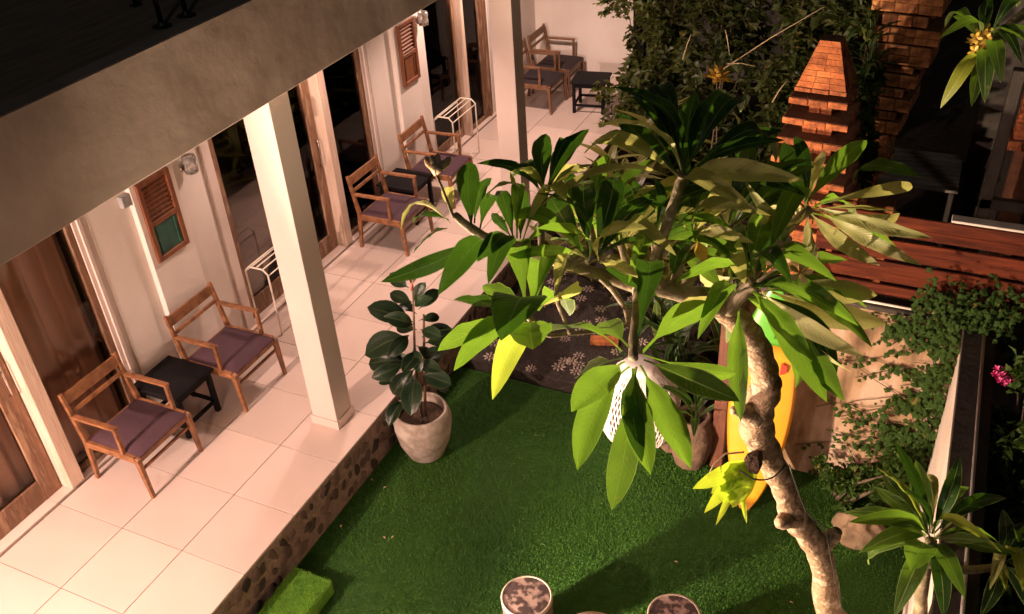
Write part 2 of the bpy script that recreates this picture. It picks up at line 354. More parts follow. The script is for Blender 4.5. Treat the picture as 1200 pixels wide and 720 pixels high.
# stone facing below the terrace edge
fw = struct(MB().box(XE-.012, XE+.004, -1.2, 12.75, -.52, -.022).build('terrace_retaining_wall', 'mortar'))
def stone_mesh(seed):
    rs = random.Random(seed); mb = MB(); n = 9; vs = []
    rad = [rs.uniform(.62, 1.18) for _ in range(n)]
    for sc, h in ((1, 0), (.95, .45), (.74, .8)):
        for k in range(n):
            a = 2*math.pi*k/n; vs.append((h*.018, math.cos(a)*rad[k]*sc, math.sin(a)*rad[k]*sc))
    vs.append((.016, 0, 0))
    fs = [(l*n+k, l*n+(k+1)%n, (l+1)*n+(k+1)%n, (l+1)*n+k) for l in range(2) for k in range(n)] + [(2*n+k, 2*n+(k+1)%n, 3*n) for k in range(n)]
    mb.add(vs, fs); return mb.mesh('stone', 'stone', True)
SM = [stone_mesh(s) for s in range(9)]
yy = 2.2; cnt = 0
while yy < 8.4:
    for zc in (-.10, -.235, -.365):
        if random.random() < .8:
            t = link('stone', random.choice(SM), fw); t.location = (XE+.003, yy+random.uniform(-.035, .035)+(.05 if zc == -.235 else 0), zc+random.uniform(-.02, .02))
            k_ = random.choice((.7,.9,1,1,1.2)); t.scale = (random.uniform(.6, 1.3), k_*random.uniform(.034, .058), k_*random.uniform(.048, .08)); t.rotation_euler.x = random.uniform(-.9, .5)
    yy += .104
# columns
for k, (yc, lab) in enumerate(((4.6, 'white square column rising between the potted rubber plant and the armchairs'), (8.40, 'white square column beside the far towel rack and far seating'))):
    c = thing('column', (-4.19, yc+.11, 0), lab, 'column', group='terrace columns')
    MB().cbox(-.125, .125, -.11, .11, 0, 3.05, .004).build('shaft', 'column_paint', c)
    for (x0, x1, y0, y1) in ((-.137,.137,-.122,-.111),(-.137,.137,.111,.122),(-.137,-.126,-.11,.11),(.126,.137,-.11,.11)):
        MB().cbox(x0, x1, y0, y1, 0, .085, .002).build('skirting_tile', 'tile', c)
# balcony slab + deck
bal = thing('balcony', (0, 0, 3.03), 'upper balcony with tall plain fascia and dark plank deck', 'balcony')
MB().cbox(-3.97, -3.84, -3, 13, 0, .635, .006).build('fascia', 'fascia_paint', bal)
MB().box(-7.6, -3.972, -3, 13, .02, .58).build('slab', 'wall_paint', bal)
edges = [-3.975, -4.48, -4.95, -5.42, -5.9, -6.4]
for a, b_ in zip(edges, edges[1:]):
    MB().cbox(b_+.006, a-.006, -3, 8, .585, .632, .004).build('deck_plank', 'deck_wood', bal)
rl = thing('railing', (-4.03, 3.94, 3.66), 'black metal balcony railing post pair with round base plates', 'railing')
for dy in (-.10, .10):
    MB().tube([(0, dy, 0), (0, dy, .95)], .014, 10).build('post', 'black_metal', rl, True)
    MB().lathe([(.055, 0), (.055, .008), (.03, .012), (.018, .03)], 16, (0, dy, 0)).build('base_plate', 'black_metal', rl)
MB().tube([(0, -.5, .95), (0, 1.6, .95)], .02, 10).build('top_rail', 'black_metal', rl, True)
rl2 = thing('railing_post', (-4.5, 4.13, 3.66), 'slim black metal post standing on the dark deck', 'post')
MB().tube([(0, 0, 0), (0, 0, .95)], .014, 10).build('shaft', 'black_metal', rl2, True)
MB().lathe([(.04, 0), (.04, .006), (.02, .012)], 14).build('base_plate', 'black_metal', rl2)

# house wall with openings
WX = -5.72
hw = thing('house_wall', (0, 0, 0), 'white painted house wall behind the terrace with pilasters', 'wall')
def wseg(y0, y1, x=WX, z0=0.0, z1=3.03, name='wall_panel'): MB().cbox(-5.95, x, y0, y1, z0, z1, .003).build(name, 'wall_paint', hw)
wseg(4.2, 4.612); wseg(4.614, 5.10, WX+.055, name='pilaster'); wseg(5.102, 5.48, WX-.01)
wseg(8.2, 8.64); wseg(8.642, 9.14, WX+.055, name='pilaster'); wseg(9.142, 9.42, WX-.01)
wseg(11.07, 12.62)
wseg(-1.2, 1.3)
for (a, b_) in ((1.302, 4.198), (5.482, 8.198), (9.422, 11.068)): wseg(a, b_, WX-.03, 2.35, 3.028, 'lintel')
ew = thing('end_wall', (0, 12.62, 0), 'pinkish white wall closing the far end of the terrace', 'wall')
MB().cbox(-5.95, -4.19, 0, .16, -.4, 3.03, .004).build('wall_panel', 'wall_paint', ew)
MB().cbox(-5.72, -4.20, -.012, -.001, 0, .09, .002).build('skirting_tile', 'tile', ew)
# dark rooms behind the glass
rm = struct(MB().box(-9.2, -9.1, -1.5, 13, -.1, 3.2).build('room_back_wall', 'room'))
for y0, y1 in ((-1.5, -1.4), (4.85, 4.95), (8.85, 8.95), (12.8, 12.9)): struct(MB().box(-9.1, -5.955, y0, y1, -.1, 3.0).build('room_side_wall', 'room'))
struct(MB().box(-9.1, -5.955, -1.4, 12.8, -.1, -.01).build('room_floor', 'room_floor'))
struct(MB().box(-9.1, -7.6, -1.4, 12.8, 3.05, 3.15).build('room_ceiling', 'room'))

# sliding doors
def sliding_door(y0, y1, stile, label, zb=.015, xm=-5.80, rail_b=.2, handle=None, smat='door_wood'):
    d = thing('sliding_door', (xm, y0, zb), label, 'door', group='sliding glass doors'); L = y1-y0; H = 2.33
    MB().cbox(-.025, .025, 0, stile, 0, H, .004).build('stile', smat, d)
    MB().cbox(-.025, .025, L-stile, L, 0, H, .004).build('stile', smat, d)
    MB().cbox(-.023, .023, stile, L-stile, 0, rail_b, .004).build('rail', smat, d)
    MB().cbox(-.023, .023, stile, L-stile, H-.12, H, .004).build('rail', smat, d)
    MB().box(-.004, .004, stile, L-stile, rail_b, H-.12).build('glass_pane', 'glass', d)
    if handle is not None:
        h = MB().tube([(.026, L-stile*.45, 1.0), (.06, L-stile*.45, 1.02), (.06, L-stile*.45, 1.28), (.026, L-stile*.45, 1.30)], .008, 8).build('handle', 'chrome', d, True)
    return d
sliding_door(1.32, 3.19, .155, 'worn brown wooden sliding glass door with curtains behind and metal handle', handle=1)
sliding_door(5.60, 7.17, .12, 'dark sliding glass door partly behind the white column', handle=1)
sliding_door(9.44, 10.26, .05, 'dark narrow sliding glass door behind the far towel rack', rail_b=.12)
def fixed_window(y0, y1, label, post=.13, postm='post_wood', jamb=.13):
    jm = 'column_paint' if jamb < .14 else 'door_wood'
    d = thing('glazed_panel', (-5.76, y0, 0.012), label, 'window', group='fixed glass panels'); H = 2.335; L = y1-y0
    MB().cbox(-.06, .095, 0, post, 0, H, .008).build('post', postm, d)
    MB().cbox(-.06, .03, L-jamb, L, 0, H, .004).build('jamb', jm, d)
    MB().cbox(.031, .05, L-jamb*.72, L-jamb*.45, 0, H, .003).build('jamb_moulding', jm, d)
    MB().cbox(-.05, .02, post, L-jamb, 0, .05, .003).build('sill', 'door_wood', d)
    MB().cbox(-.05, .02, post, post+.035, .05, H-.06, .003).build('frame_strip', 'door_wood', d)
    MB().cbox(-.05, .02, L-jamb-.06, L-jamb, .05, H-.06, .003).build('frame_strip', 'door_wood', d)
    MB().cbox(-.05, .02, post, L-jamb, H-.06, H, .003).build('frame_strip', 'door_wood', d)
    MB().box(-.02, -.012, post+.035, L-jamb-.06, .05, H-.06).build('glass_pane', 'glass', d)
fixed_window(3.2, 4.198, 'curtained glass panel behind the armchair, between pale wooden post and jamb')
fixed_window(7.18, 8.198, 'curtained glass panel beyond the first white column, with pale wooden post')
fixed_window(10.27, 11.068, 'glass panel with thin golden post near the far seating', post=.05, jamb=.15)
dj = MB().cbox(-5.83, -5.70, 5.482, 5.59, .012, 2.34, .004).build('door_jamb', 'column_paint'); tag(dj, 'pale painted door jamb at the wall end beside the glass sconce', 'jamb')
def curtain(y0, y1, label, x=-5.905, amp=.032, per=.17):
    mb = MB(); N = int((y1-y0)/.012)
    for i in range(N+1):
        y = y0+(y1-y0)*i/N; ph = y*2*math.pi/per
        for z in (.03, .8, 1.6, 2.33):
            mb.v.append((x+amp*(math.sin(ph)+.45*math.sin(ph*.43+1+z*.2))+.006*math.sin(z*2+y*9), y, z)); mb.uv.append((0,0))
    mb.f = [(i*4+k, (i+1)*4+k, (i+1)*4+k+1, i*4+k+1) for i in range(N) for k in range(3)]
    tag(mb.build('curtain', 'curtain', None, True), label, 'curtain', 'brown door curtains')
curtain(1.4, 3.12, 'brown pleated curtain behind the worn sliding door with the metal handle')
curtain(3.36, 4.05, 'brown pleated curtain behind the glass panel at the nearest armchair back')
curtain(7.36, 8.02, 'brown pleated curtain behind the glass panel beyond the first column')

# louvred shutters
def shutter(y0, label, pmat):
    s = thing('louvre_shutter', (WX+.056, y0, 1.28), label, 'shutter', group='louvred wall shutters'); Wd, H, f = .37, .72, .045
    MB().cbox(0, .03, 0, f, 0, H, .003).build('stile', 'shutter_wood', s)
    MB().cbox(0, .03, Wd-f, Wd, 0, H, .003).build('stile', 'shutter_wood', s)
    for z in (0, .32, H-f): MB().cbox(.001, .029, f, Wd-f, z, z+f, .003).build('rail', 'shutter_wood', s)
    MB().cbox(.002, .012, f, Wd-f, f, .32, .002).build('panel', pmat, s)
    for z0, z1 in ((f+.01, .31),):
        for ya in (f+.03, Wd-f-.045): MB().cbox(.0125, .02, ya, ya+.014, z0, z1, .001).build('panel_bead', pmat, s)
    for k in range(7):
        z = .375+k*.043
        MB().bar((.004, f, z+.012), (.004+.0, Wd-f, z+.012), .03, .007, (.6,0,1)).build('slat', 'shutter_wood', s)
    MB().box(-.0005, .002, f, Wd-f, .365, H-f).build('backing', 'shutter_wood', s)
shutter(4.66, 'brown louvred wooden shutter with a green lower panel on white wall', 'green_panel')
shutter(8.72, 'brown louvred wooden shutter with plain brown panel on white wall', 'shutter_wood')
def sconce(y, z, label, lit=False):
    s = thing('wall_sconce', (WX-.01, y, z), label, 'wall lamp', group='glass wall sconces')
    MB().lathe([(.05, 0), (.05, .01), (.04, .02)], 16).build('back_plate', 'chrome', s).rotation_euler.y = math.pi/2
    MB().tube([(.015,0,0), (.07,0,.0), (.09,0,.03)], .009, 8).build('arm', 'chrome', s, True)
    MB().lathe([(.055, -.05), (.062, -.02), (.055, .02), (.064, .05), (.056, .09), (.046, .09), (.05, .0), (.042, -.045)], 12, (.09, 0, .02)).build('glass_shade', 'lamp_glass', s, True)
    MB().lathe([(.058, -.062), (.058, -.05), (.02, -.05)], 12, (.09, 0, .02)).build('shade_cap', 'chrome', s)
sconce(5.27, 1.88, 'unlit cut glass wall sconce between the green panelled shutter and dark door')
sconce(9.29, 1.88, 'unlit cut glass wall sconce beyond the plain brown shutter')
jb = MB().cbox(WX+.001, WX+.05, 4.52, 4.60, 1.86, 1.96, .004).build('junction_box', 'grey_plastic'); tag(jb, 'small grey junction box high on the white wall beside shutter', 'box')

# ceiling lamp over the near end of the terrace (out of frame) : the main light
def point(name, loc, watts, colr, radius, spot=None, target=None):
    l = bpy.data.lights.new(name, 'SPOT' if spot else 'POINT'); l.energy = watts; l.color = colr; l.shadow_soft_size = radius
    o = bpy.data.objects.new(name, l); COL.objects.link(o); o.location = loc
    if spot:
        l.spot_size = math.radians(spot[0]); l.spot_blend = spot[1]
        o.rotation_euler = (Vector(target)-Vector(loc)).to_track_quat('-Z', 'Y').to_euler()
    return o
WARM = (1, .68, .55)
cl = thing('ceiling_lamp', (LAMP_POS.x, LAMP_POS.y, 3.05), 'round lit ceiling lamp under the balcony', 'lamp')
MB().lathe([(.11, 0), (.11, -.04), (.05, -.06)], 20).build('base', 'white_metal', cl)
MB().lathe([(.03, -.06), (.03, -.16), (.012, -.17)], 14).build('bulb', 'lamp_glow', cl)
point('ceiling_lamp_light', LAMP_POS, LAMP_W, WARM, .05)
fill_lamp = thing('ceiling_lamp', (-4.75, 6.6, 3.05), 'small added fill lamp over the terrace between the two columns', 'lamp')  # added fill lamp, there to brighten the terrace and second column
MB().lathe([(.08, 0), (.08, -.04), (.04, -.05)], 20).build('base', 'white_metal', fill_lamp)
point('terrace_fill_light', (-4.75, 6.6, 2.92), FILL_W, WARM, .12, (136, .5), (-4.75, 6.6, 0))
far_fill_lamp = thing('ceiling_lamp', (-4.9, 10.0, 3.05), 'small added fill lamp over the far terrace seating', 'lamp')  # added fill lamp, there to brighten the end wall and far seating
MB().lathe([(.08, 0), (.08, -.04), (.04, -.05)], 20).build('base', 'white_metal', far_fill_lamp)
point('far_terrace_fill', (-4.9, 10.0, 2.92), 190, WARM, .12, (136, .5), (-4.9, 10.0, 0))
wl0 = thing('garden_fill_lamp', (-2.7, -.7, LZ), 'added dim fill lamp on a slim post at the near end of the garden', 'lamp')  # unseen lamp added to lift the fascia and the columns' garden sides
MB().tube([(0,-.2,0), (0,-.2,2.6), (0,0,2.62)], .025, 10).build('post', 'black_metal', wl0)
MB().lathe([(.10, 2.72), (.02, 2.80)], 16).build('hood', 'black_metal', wl0)
point('garden_fill_light', (-2.7, -.7, 1.9), GARDEN_FILL_W, (1, .70, .54), .12)
gl = thing('garden_spotlight', (GARDEN_POS.x, GARDEN_POS.y, LZ), 'garden spotlight on a short stake shining up into the frangipani', 'spotlight')
MB().tube([(0,0,0), (0,0,GARDEN_POS.z-LZ-.12)], .015, 8).build('stake', 'black_metal', gl)
MB().lathe([(.05, -.14), (.06, -.09), (.055, -.09), (.03,-.13)], 16, (0, 0, GARDEN_POS.z-LZ)).build('housing', 'black_metal', gl)
point('garden_spotlight_light', GARDEN_POS, GARDEN_W, (1, .76, .50), .05, (112, .3), (-.6, 3.9, 2.5))

# ================================================================== FURNITURE
def make_chair(wood, cush, label):
    # faces +X ; origin at floor, centre of footprint ; back at x=-.30, front at x=+.30
    c = thing('armchair', (0, 0, 0), label, 'armchair', group='wooden terrace armchairs'); hw_ = .28
    for s in (-1, 1):
        y = s*hw_
        MB().bar((.29, y, 0), (.265, y, .40), .030, .030, (1,0,0), .042, .046).build('leg', wood, c)
        MB().bar((-.30, y, 0), (-.255, y, .42), .030, .032, (1,0,0), .036, .046).bar((-.255, y, .42), (-.335, y, .86), .036, .044, (1,0,0), .030, .030).build('leg', wood, c)
        MB().bar((-.262, y, .385), (.25, y, .385), .032, .06).bar((.25, y, .392), (.278, y, .375), .034, .06).build('side_rail', wood, c)
        a = MB().bar((-.305, y, .655), (.155, y, .665), .044, .024).build('armrest', wood, c)
        MB().bar((.135, y, .40), (.135, y, .655), .030, .032, (1,0,0)).build('arm_support', wood, a)
    MB().bar((.262, -hw_+.018, .375), (.262, hw_-.018, .375), .028, .05).build('front_rail', wood, c)
    MB().bar((.255, -hw_+.018, .27), (.255, hw_-.018, .27), .022, .022).build('stretcher', wood, c)
    MB().bar((-.262, -hw_+.018, .38), (-.262, hw_-.018, .38), .028, .05).build('back_rail', wood, c)
    MB().bar((-.323, -hw_, .80), (-.323, hw_, .80), .022, .095, (-.18,0,1)).build('back_slat', wood, c)
    MB().bar((-.302, -hw_+.01, .685), (-.302, hw_-.01, .685), .018, .034, (-.18,0,1)).build('back_slat', wood, c)
    # cushion: slightly crowned pad
    mb = MB(); N = 10
    for i in range(N+1):
        for j in range(N+1):
            u, v = i/N*2-1, j/N*2-1; e = (1-abs(u)**6)*(1-abs(v)**6)
            mb.v.append((.015+u*.268, v*.272, .412+.030*e**.5+.008*(1-u*u)*(1-v*v))); mb.uv.append((0,0))
    mb.f = [(i*(N+1)+j, (i+1)*(N+1)+j, (i+1)*(N+1)+j+1, i*(N+1)+j+1) for i in range(N) for j in range(N)]
    q = mb.build('seat_cushion', cush, c, True)
    MB().cbox(-.252, .272, -.262, .262, .396, .4125, .004).build('seat_pad_base', cush, c)
    return c
ch = make_chair('teak', 'cushion', 'teak armchair with purple seat in front of the nearest curtained glass panel')
ch.location = (-5.29, 3.67, 0)
clone(ch, (-5.25, 4.78, 0), .0, 'teak armchair with purple seat under the green panelled shutter')
clone(ch, (-5.22, 7.535, 0), .0, 'teak armchair by the pale post, beyond the first column, in front of curtained glass')
clone(ch, (-5.25, 8.66, 0), .03, 'teak armchair under the plain brown shutter beside the white towel rack')
cd_ = make_chair('teak_dark', 'cushion_dark', 'dark wooden armchair half hidden behind the second column')
cd_.location = (-5.22, 11.56, 0)
clone(cd_, (-5.20, 12.22, 0), 0, 'dark wooden armchair closest to the pinkish end wall')
def make_table(label):
    t = thing('side_table', (0, 0, 0), label, 'side table', group='black side tables')
    MB().cbox(-.25, .25, -.23, .23, .43, .458, .005).build('tabletop', 'black_paint', t)
    for sx in (-1, 1):
        for sy in (-1, 1): MB().cbox(sx*.205-.021, sx*.205+.021, sy*.185-.021, sy*.185+.021, 0, .429, .003).build('leg', 'black_paint', t)
    for sy in (-1, 1):
        MB().cbox(-.184, .184, sy*.185-.012, sy*.185+.012, .37, .428, .002).build('apron', 'black_paint', t)
        MB().cbox(-.184, .184, sy*.185-.014, sy*.185+.014, .10, .13, .002).build('stretcher', 'black_paint', t)
    for sx in (-1, 1):
        MB().cbox(sx*.205-.012, sx*.205+.012, -.164, .164, .37, .428, .002).build('apron', 'black_paint', t)
        MB().cbox(sx*.205-.014, sx*.205+.014, -.164, .164, .10, .13, .002).build('stretcher', 'black_paint', t)
    return t
tb1 = make_table('black square side table between the two nearest armchairs'); tb1.location = (-5.41, 4.235, 0)
clone(tb1, (-5.39, 8.09, 0), 0, 'black side table between the two armchairs beyond the first column')
clone(tb1, (-4.47, 11.66, 0), math.radians(8), 'black square table standing before the pinkish end wall')
def make_rack(label):
    t = thing('towel_rack', (0, 0, 0), label, 'towel rack', group='white towel racks'); r = .009; w2, l2, h = .13, .31, .74
    for s in (-1, 1):
        pts = [(-w2, s*l2, 0), (-w2, s*l2, h-.05), (-w2+.05, s*l2, h), (w2-.05, s*l2, h), (w2, s*l2, h-.05), (w2, s*l2, 0)]
        MB().tube(pts, r, 8).build('side_frame', 'white_metal', t, True)
    for x, z in ((-w2+.05, h), (0, h), (w2-.05, h), (-w2, h-.06), (w2, h-.06)):
        MB().tube([(x, -l2, z), (x, l2, z)], r*.75, 6).build('rod', 'white_metal', t, True)
    for x, z in ((-w2, .1), (w2, .1)): MB().tube([(x, -l2, z), (x, l2, z)], r*.75, 6).build('rod', 'white_metal', t, True)
    return t
rk = make_rack('white metal towel rack mostly hidden behind the first column'); rk.location = (-5.48, 5.86, 0)
clone(rk, (-5.47, 9.52, 0), 0, 'white metal towel rack standing before the dark narrow door')
# grass covered step
gs = thing('turf_step', (-3.585, 2.95, LZ), 'low block step covered in bright green turf against the terrace', 'step')
MB().cbox(-.175, .175, -.6, .49, 0, .135, .015).build('block', 'turf_light', gs)
blades('grass_cover', 16000, -.172, .172, -.55, .487, lambda x, y: .133, .013, 'turf_light', gs)
# stools and table at the bottom of the lawn
def stool(x, y, label):
    s = thing('garden_stool', (x, y, LZ), label, 'stool', group='round mosaic stools')
    MB().lathe([(.150, 0), (.158, .02), (.166, .1), (.170, .22), (.171, .39)], 40).build('drum', 'stool_side', s, True)
    for z in (.09, .17, .25, .33): MB().lathe([(.166+z*.012, z-.006), (.172+z*.012, z), (.166+z*.012, z+.006)], 40).build('band', 'stool_side', s, True)
    MB().lathe([(.165, .385), (.178, .39), (.178, .415), (.168, .421), (.163, .416), (.163, .40)], 40, cap=False).build('rim', 'stool_rim', s, True)
    MB().lathe([(.150, .40), (.164, .414), (.10, .417), (.02, .418)], 40).build('mosaic_top', 'mosaic', s)
stool(-1.91, 3.66, 'round stool with speckled brown mosaic top nearer the terrace')
stool(-.94, 3.89, 'round stool with speckled brown mosaic top nearer the frangipani trunk')
gt = thing('garden_table', (-1.33, 3.40, LZ), 'pale round garden table between the two mosaic stools', 'table')
MB().lathe([(.20, .50), (.235, .51), (.24, .53), (.235, .55), (.15, .555)], 40).build('tabletop', 'table_stone', gt, True)
MB().lathe([(.14, 0), (.12, .03), (.06, .08), (.05, .42), (.1, .50)], 24).build('pedestal', 'table_stone', gt, True)

# ================================================================== POTTED RUBBER PLANT
PK = 1.07
pp = thing('plant_pot', (-3.50, 5.02, LZ), 'rough grey cement pot on the turf beside the terrace edge', 'plant pot')
MB().lathe([(r*PK, z) for r, z in [(.12, 0), (.15, .03), (.205, .18), (.232, .32), (.236, .42), (.215, .50), (.206, .515), (.190, .512), (.190, .49), (.20, .42), (.12, .41)]], 36, wob=.03).build('vessel', 'pot_cement', pp, True)
MB().lathe([(.195, .425), (.14, .44), (.05, .45)], 20, wob=.1).build('mulch', 'mulch', pp)
rp = thing('rubber_plant', (-3.50, 5.02, LZ+.43), 'rubber plant with dark glossy leaves growing in the cement pot', 'plant')
RB = leaf_set('r', 'leaf_rubber', .50, arches=(.06, .12, .2), peak=.52, stalk=.10, wave=.05, sharp=.8)
Zz = lambda zx, zy: (420+zx/2.77, 300+zy/2.77)
D0 = 7.72
s1 = [Vector((-3.50, 5.02, LZ+.43)), pd(*Zz(190,400), 7.78), pd(*Zz(182,290), 7.68), pd(*Zz(180,200), 7.55), pd(*Zz(176,95), 7.42)]
s2 = [Vector((-3.47, 5.03, LZ+.43)), pd(*Zz(215,400), 7.78), pd(*Zz(213,290), 7.68), pd(*Zz(212,190), 7.58)]
inv = Matrix.Translation(-rp.location)
for st in (s1, s2): MB().tube([inv @ p for p in st], [.014, .013, .011, .009, .007][:len(st)], 8, .15).build('stem', 'rubber_stem', rp, True)
MB().tube([inv @ p for p in (pd(*Zz(172,112), 7.42), pd(*Zz(176,80), 7.38), pd(*Zz(182,46), 7.35))], [.008, .006, .001], 6).build('leaf_sheath', 'sheath', rp, True)
for (bx, by, tx, ty, dd) in ((165,105,108,62,.05),(172,100,182,40,.0),(175,150,110,124,.05),(180,150,214,93,-.08),(195,175,253,116,.05),(176,215,44,172,-.05),(180,225,92,200,-.12),
    (205,265,294,240,-.05),(165,258,104,322,-.10),(163,258,36,316,.06),(210,285,312,270,.12),(150,350,54,392,-.05),(150,340,46,350,.08),(215,345,280,306,.10),(205,310,150,372,-.12),
    (205,385,292,415,-.06),(185,388,172,505,-.14),(152,468,104,545,-.10),(130,405,72,412,.02),(215,380,285,432,.08),(195,210,256,200,.08),(200,300,260,335,.14),(178,300,200,370,-.1),(182,165,235,140,-.1),(190,240,130,232,.1),(200,240,262,262,-.12),(186,330,110,352,.12),(205,350,262,372,-.12),(190,190,140,160,.1),(186,290,232,330,.1),(190,360,120,440,.1),(205,330,252,300,.0)):
    d0 = D0-.25*(1-min(1, by/420)); b0 = pd(*Zz(bx, by), d0); e0 = pd(*Zz(tx, ty), d0+dd); e0 = b0+(e0-b0)*1.12
    put_leaf(random.choice(RB), b0, e0, Vector((0,-.35,.8)) + (CAM-b0).normalized()*1.1, rp, random.uniform(.9, 1.1), random.uniform(-.25, .25))

# ================================================================== PEBBLE PATH
PZ = -.33
path = struct(MB().cbox(-3.83, -1.62, 6.24, 10.2, LZ-.05, PZ, .01).build('garden_path', 'path_mortar'))
pet = MB()
for k in range(8):
    a = 2*math.pi*k/8; cx, cy = .045*math.cos(a), .045*math.sin(a); vs = []
    for r, z in ((1, 0), (.7, .008)):
        for q in range(6):
            t = 2*math.pi*q/6; lx, ly = .024*r*math.cos(t), .011*r*math.sin(t); vs.append((cx+lx*math.cos(a)-ly*math.sin(a), cy+lx*math.sin(a)+ly*math.cos(a), z))
    pet.add(vs, [(q, (q+1)%6, 6+(q+1)%6, 6+q) for q in range(6)] + [tuple(range(6, 12))])
pet.lathe([(.013, 0), (.010, .008), (.003, .010)], 8)
FL = pet.mesh('pebble_flower', 'pebble_white')
pts = []
rs = random.Random(4)
for (fx, fy) in ((560,570),(600,570),(530,600),(625,625),(640,540),(480,665),(510,705),(575,690),(680,365),(640,415),(735,440),(650,230),(610,280),(620,195),(690,180),(555,210),(500,140),(470,185),(545,90),(760,350),(640,590),(180,470),(160,545),(380,610)):
    pts.append(pz(540+fx/4.615, 300+fy/4.615, PZ))
for _ in range(60):
    p = Vector((rs.uniform(-3.7, -1.75), rs.uniform(6.35, 9.6), PZ))
    if all((p-q).length > .15 for q in pts): pts.append(p)
for p in pts:
    if not (-3.78 < p.x < -1.68 and 6.3 < p.y < 10): continue
    f = link('pebble_flower', FL, path); f.location = (p.x, p.y, PZ+.001); f.rotation_euler.z = rs.uniform(0, 1); f.scale = (rs.uniform(.85,1.1),)*2+(1,)
pb = MB()
for _ in range(5200):
    x, y = rs.uniform(-3.8, -1.65), rs.uniform(6.27, 9.8); r = rs.uniform(.008, .017)
    if any((x-q.x)**2+(y-q.y)**2 < .0049 for q in pts): continue
    a = rs.uniform(0, 3); vs = []
    for k in range(5): t = a+2*math.pi*k/5; vs.append((x+r*math.cos(t), y+r*math.sin(t)*.7, PZ))
    vs.append((x, y, PZ+.008)); pb.add(vs, [(k, (k+1)%5, 5) for k in range(5)])
q = pb.build('pebbles', 'pebble_dark', path); q['kind'] = 'stuff'
rb = MB().cbox(-.14, .14, -.05, .05, 0, .06, .006).build('loose_brick', 'brick'); rb.location = (-2.54, 6.93, PZ); rb.rotation_euler.z = .3; tag(rb, 'single red brick lying on the dark pebble path', 'brick')

# ================================================================== BACK OF GARDEN
bw = thing('garden_wall', (0, 5.97, LZ), 'stained plaster garden wall behind the surfboard, overgrown with vine', 'wall')
MB().cbox(-1.15, .60, 0, .16, -.05, 1.72, .01).build('wall_panel', 'plaster', bw)
MB().cbox(-1.18, .44, -.02, .18, 1.721, 1.76, .006).build('coping', 'wall_cap', bw)
sw = thing('side_wall', (.46, 0, LZ), 'low pale side wall with dark top along the right of the garden', 'wall')
MB().cbox(0, .17, .6, 5.965, -.05, 1.70, .01).build('wall_panel', 'plaster_side', sw)
MB().cbox(-.015, .19, .6, 5.94, 1.701, 1.74, .006).build('coping', 'wall_cap', sw)
pi = MB().tube([(.575, .6, 1.30), (.58, 3, 1.302), (.575, 5.9, 1.30)], .011, 8).build('pipe', 'pipe_white', None, True); tag(pi, 'thin pale pipe running along the top of the side wall', 'pipe')
pi2 = MB().tube([(-.6, 5.98, 1.325), (.55, 5.98, 1.325)], .010, 8).build('pipe', 'pipe_white', None, True); tag(pi2, 'thin pale pipe below the red board fence', 'pipe')
fc = thing('board_fence', (0, 6.08, 1.31), 'reddish brown fence of horizontal boards above the garden wall', 'fence')
for k in range(7):
    MB().cbox(-.62, 3.2, -.012+(k%2)*.03, .012+(k%2)*.03, .03+k*.094, .03+k*.094+random.uniform(.076, .088), .004).build('board', 'fence_wood', fc)
for x in (-.58, .6, 1.8, 3.0): MB().cbox(x-.03, x+.03, .045, .10, -.4, .70, .004).build('post', 'red_wood', fc)
MB().cbox(.22, 3.2, -.03, .06, .695, .712, .003).build('top_rail', 'pipe_white', fc)
# wooden post and vase left of the board
po = MB().cbox(-.055, .055, -.05, .05, 0, 1.75, .008).build('wooden_post', 'red_wood'); po.location = (-1.12, 5.80, LZ); tag(po, 'reddish timber post between the clay vase and the surfboard', 'post')
va = thing('stone_vase', (-1.33, 5.74, LZ), 'rough brown stone vase beside the timber post', 'vase')
MB().lathe([(.10, 0), (.14, .05), (.175, .2), (.18, .36), (.15, .47), (.13, .5), (.145, .54), (.11, .54), (.10, .4)], 20, wob=.12).build('vessel', 'clay_stone', va, True)
def rock_mesh(name, r, material, seed, rough=.35):
    bm = bmesh.new(); bmesh.ops.create_icosphere(bm, subdivisions=4, radius=1)
    for v in bm.verts:
        c = v.co.copy(); k = 1+rough*noise.noise(c*1.1+Vector((seed,0,0)))+rough*.45*noise.noise(c*2.7+Vector((0,seed,0)))+rough*.15*noise.noise(c*7)
        v.co = Vector((c.x*r[0], c.y*r[1], c.z*r[2]))*k
    me = bpy.data.meshes.new(name); bm.to_mesh(me); bm.free(); me.materials.append(MATS[material])
    me.polygons.foreach_set('use_smooth', [True]*len(me.polygons)); return me
# surfboard leaning on the wall
sb = thing('surfboard', (-.79, 5.46, LZ), 'yellow surfboard with green nose leaning against the garden wall', 'surfboard')
ax = Vector((-.80, 5.86, 1.42))-sb.location; Lb = ax.length
def board_piece(t0, t1, matn, name, n=14):
    mb = MB(); d = ax.normalized(); sd = Vector((1, .0, 0)); sd = (sd-d*sd.dot(d)).normalized(); nn = sd.cross(d)
    if nn.y > 0: nn = -nn
    K = 12
    for i in range(n+1):
        t = t0+(t1-t0)*i/n; wv = .245*(math.sin(math.pi*min(1, max(.0, t*.97+.015)))**.62); th = .035*math.sin(math.pi*min(1, max(.02, t)))**.5
        cpt = d*(t*Lb) + nn*(.10*(abs(t-.45)*1.7)**2.2 + .04)
        for k in range(K):
            a = 2*math.pi*k/K; mb.v.append(tuple(cpt + sd*math.cos(a)*wv + nn*math.sin(a)*th)); mb.uv.append((0,0))
    mb.f = [(i*K+k, i*K+(k+1)%K, (i+1)*K+(k+1)%K, (i+1)*K+k) for i in range(n) for k in range(K)] + [tuple(range(K)), tuple(range(n*K, n*K+K))]
    return mb.build(name, matn, sb, True)
board_piece(0, .76, 'board_yellow', 'deck'); board_piece(.76, 1, 'board_green', 'nose')
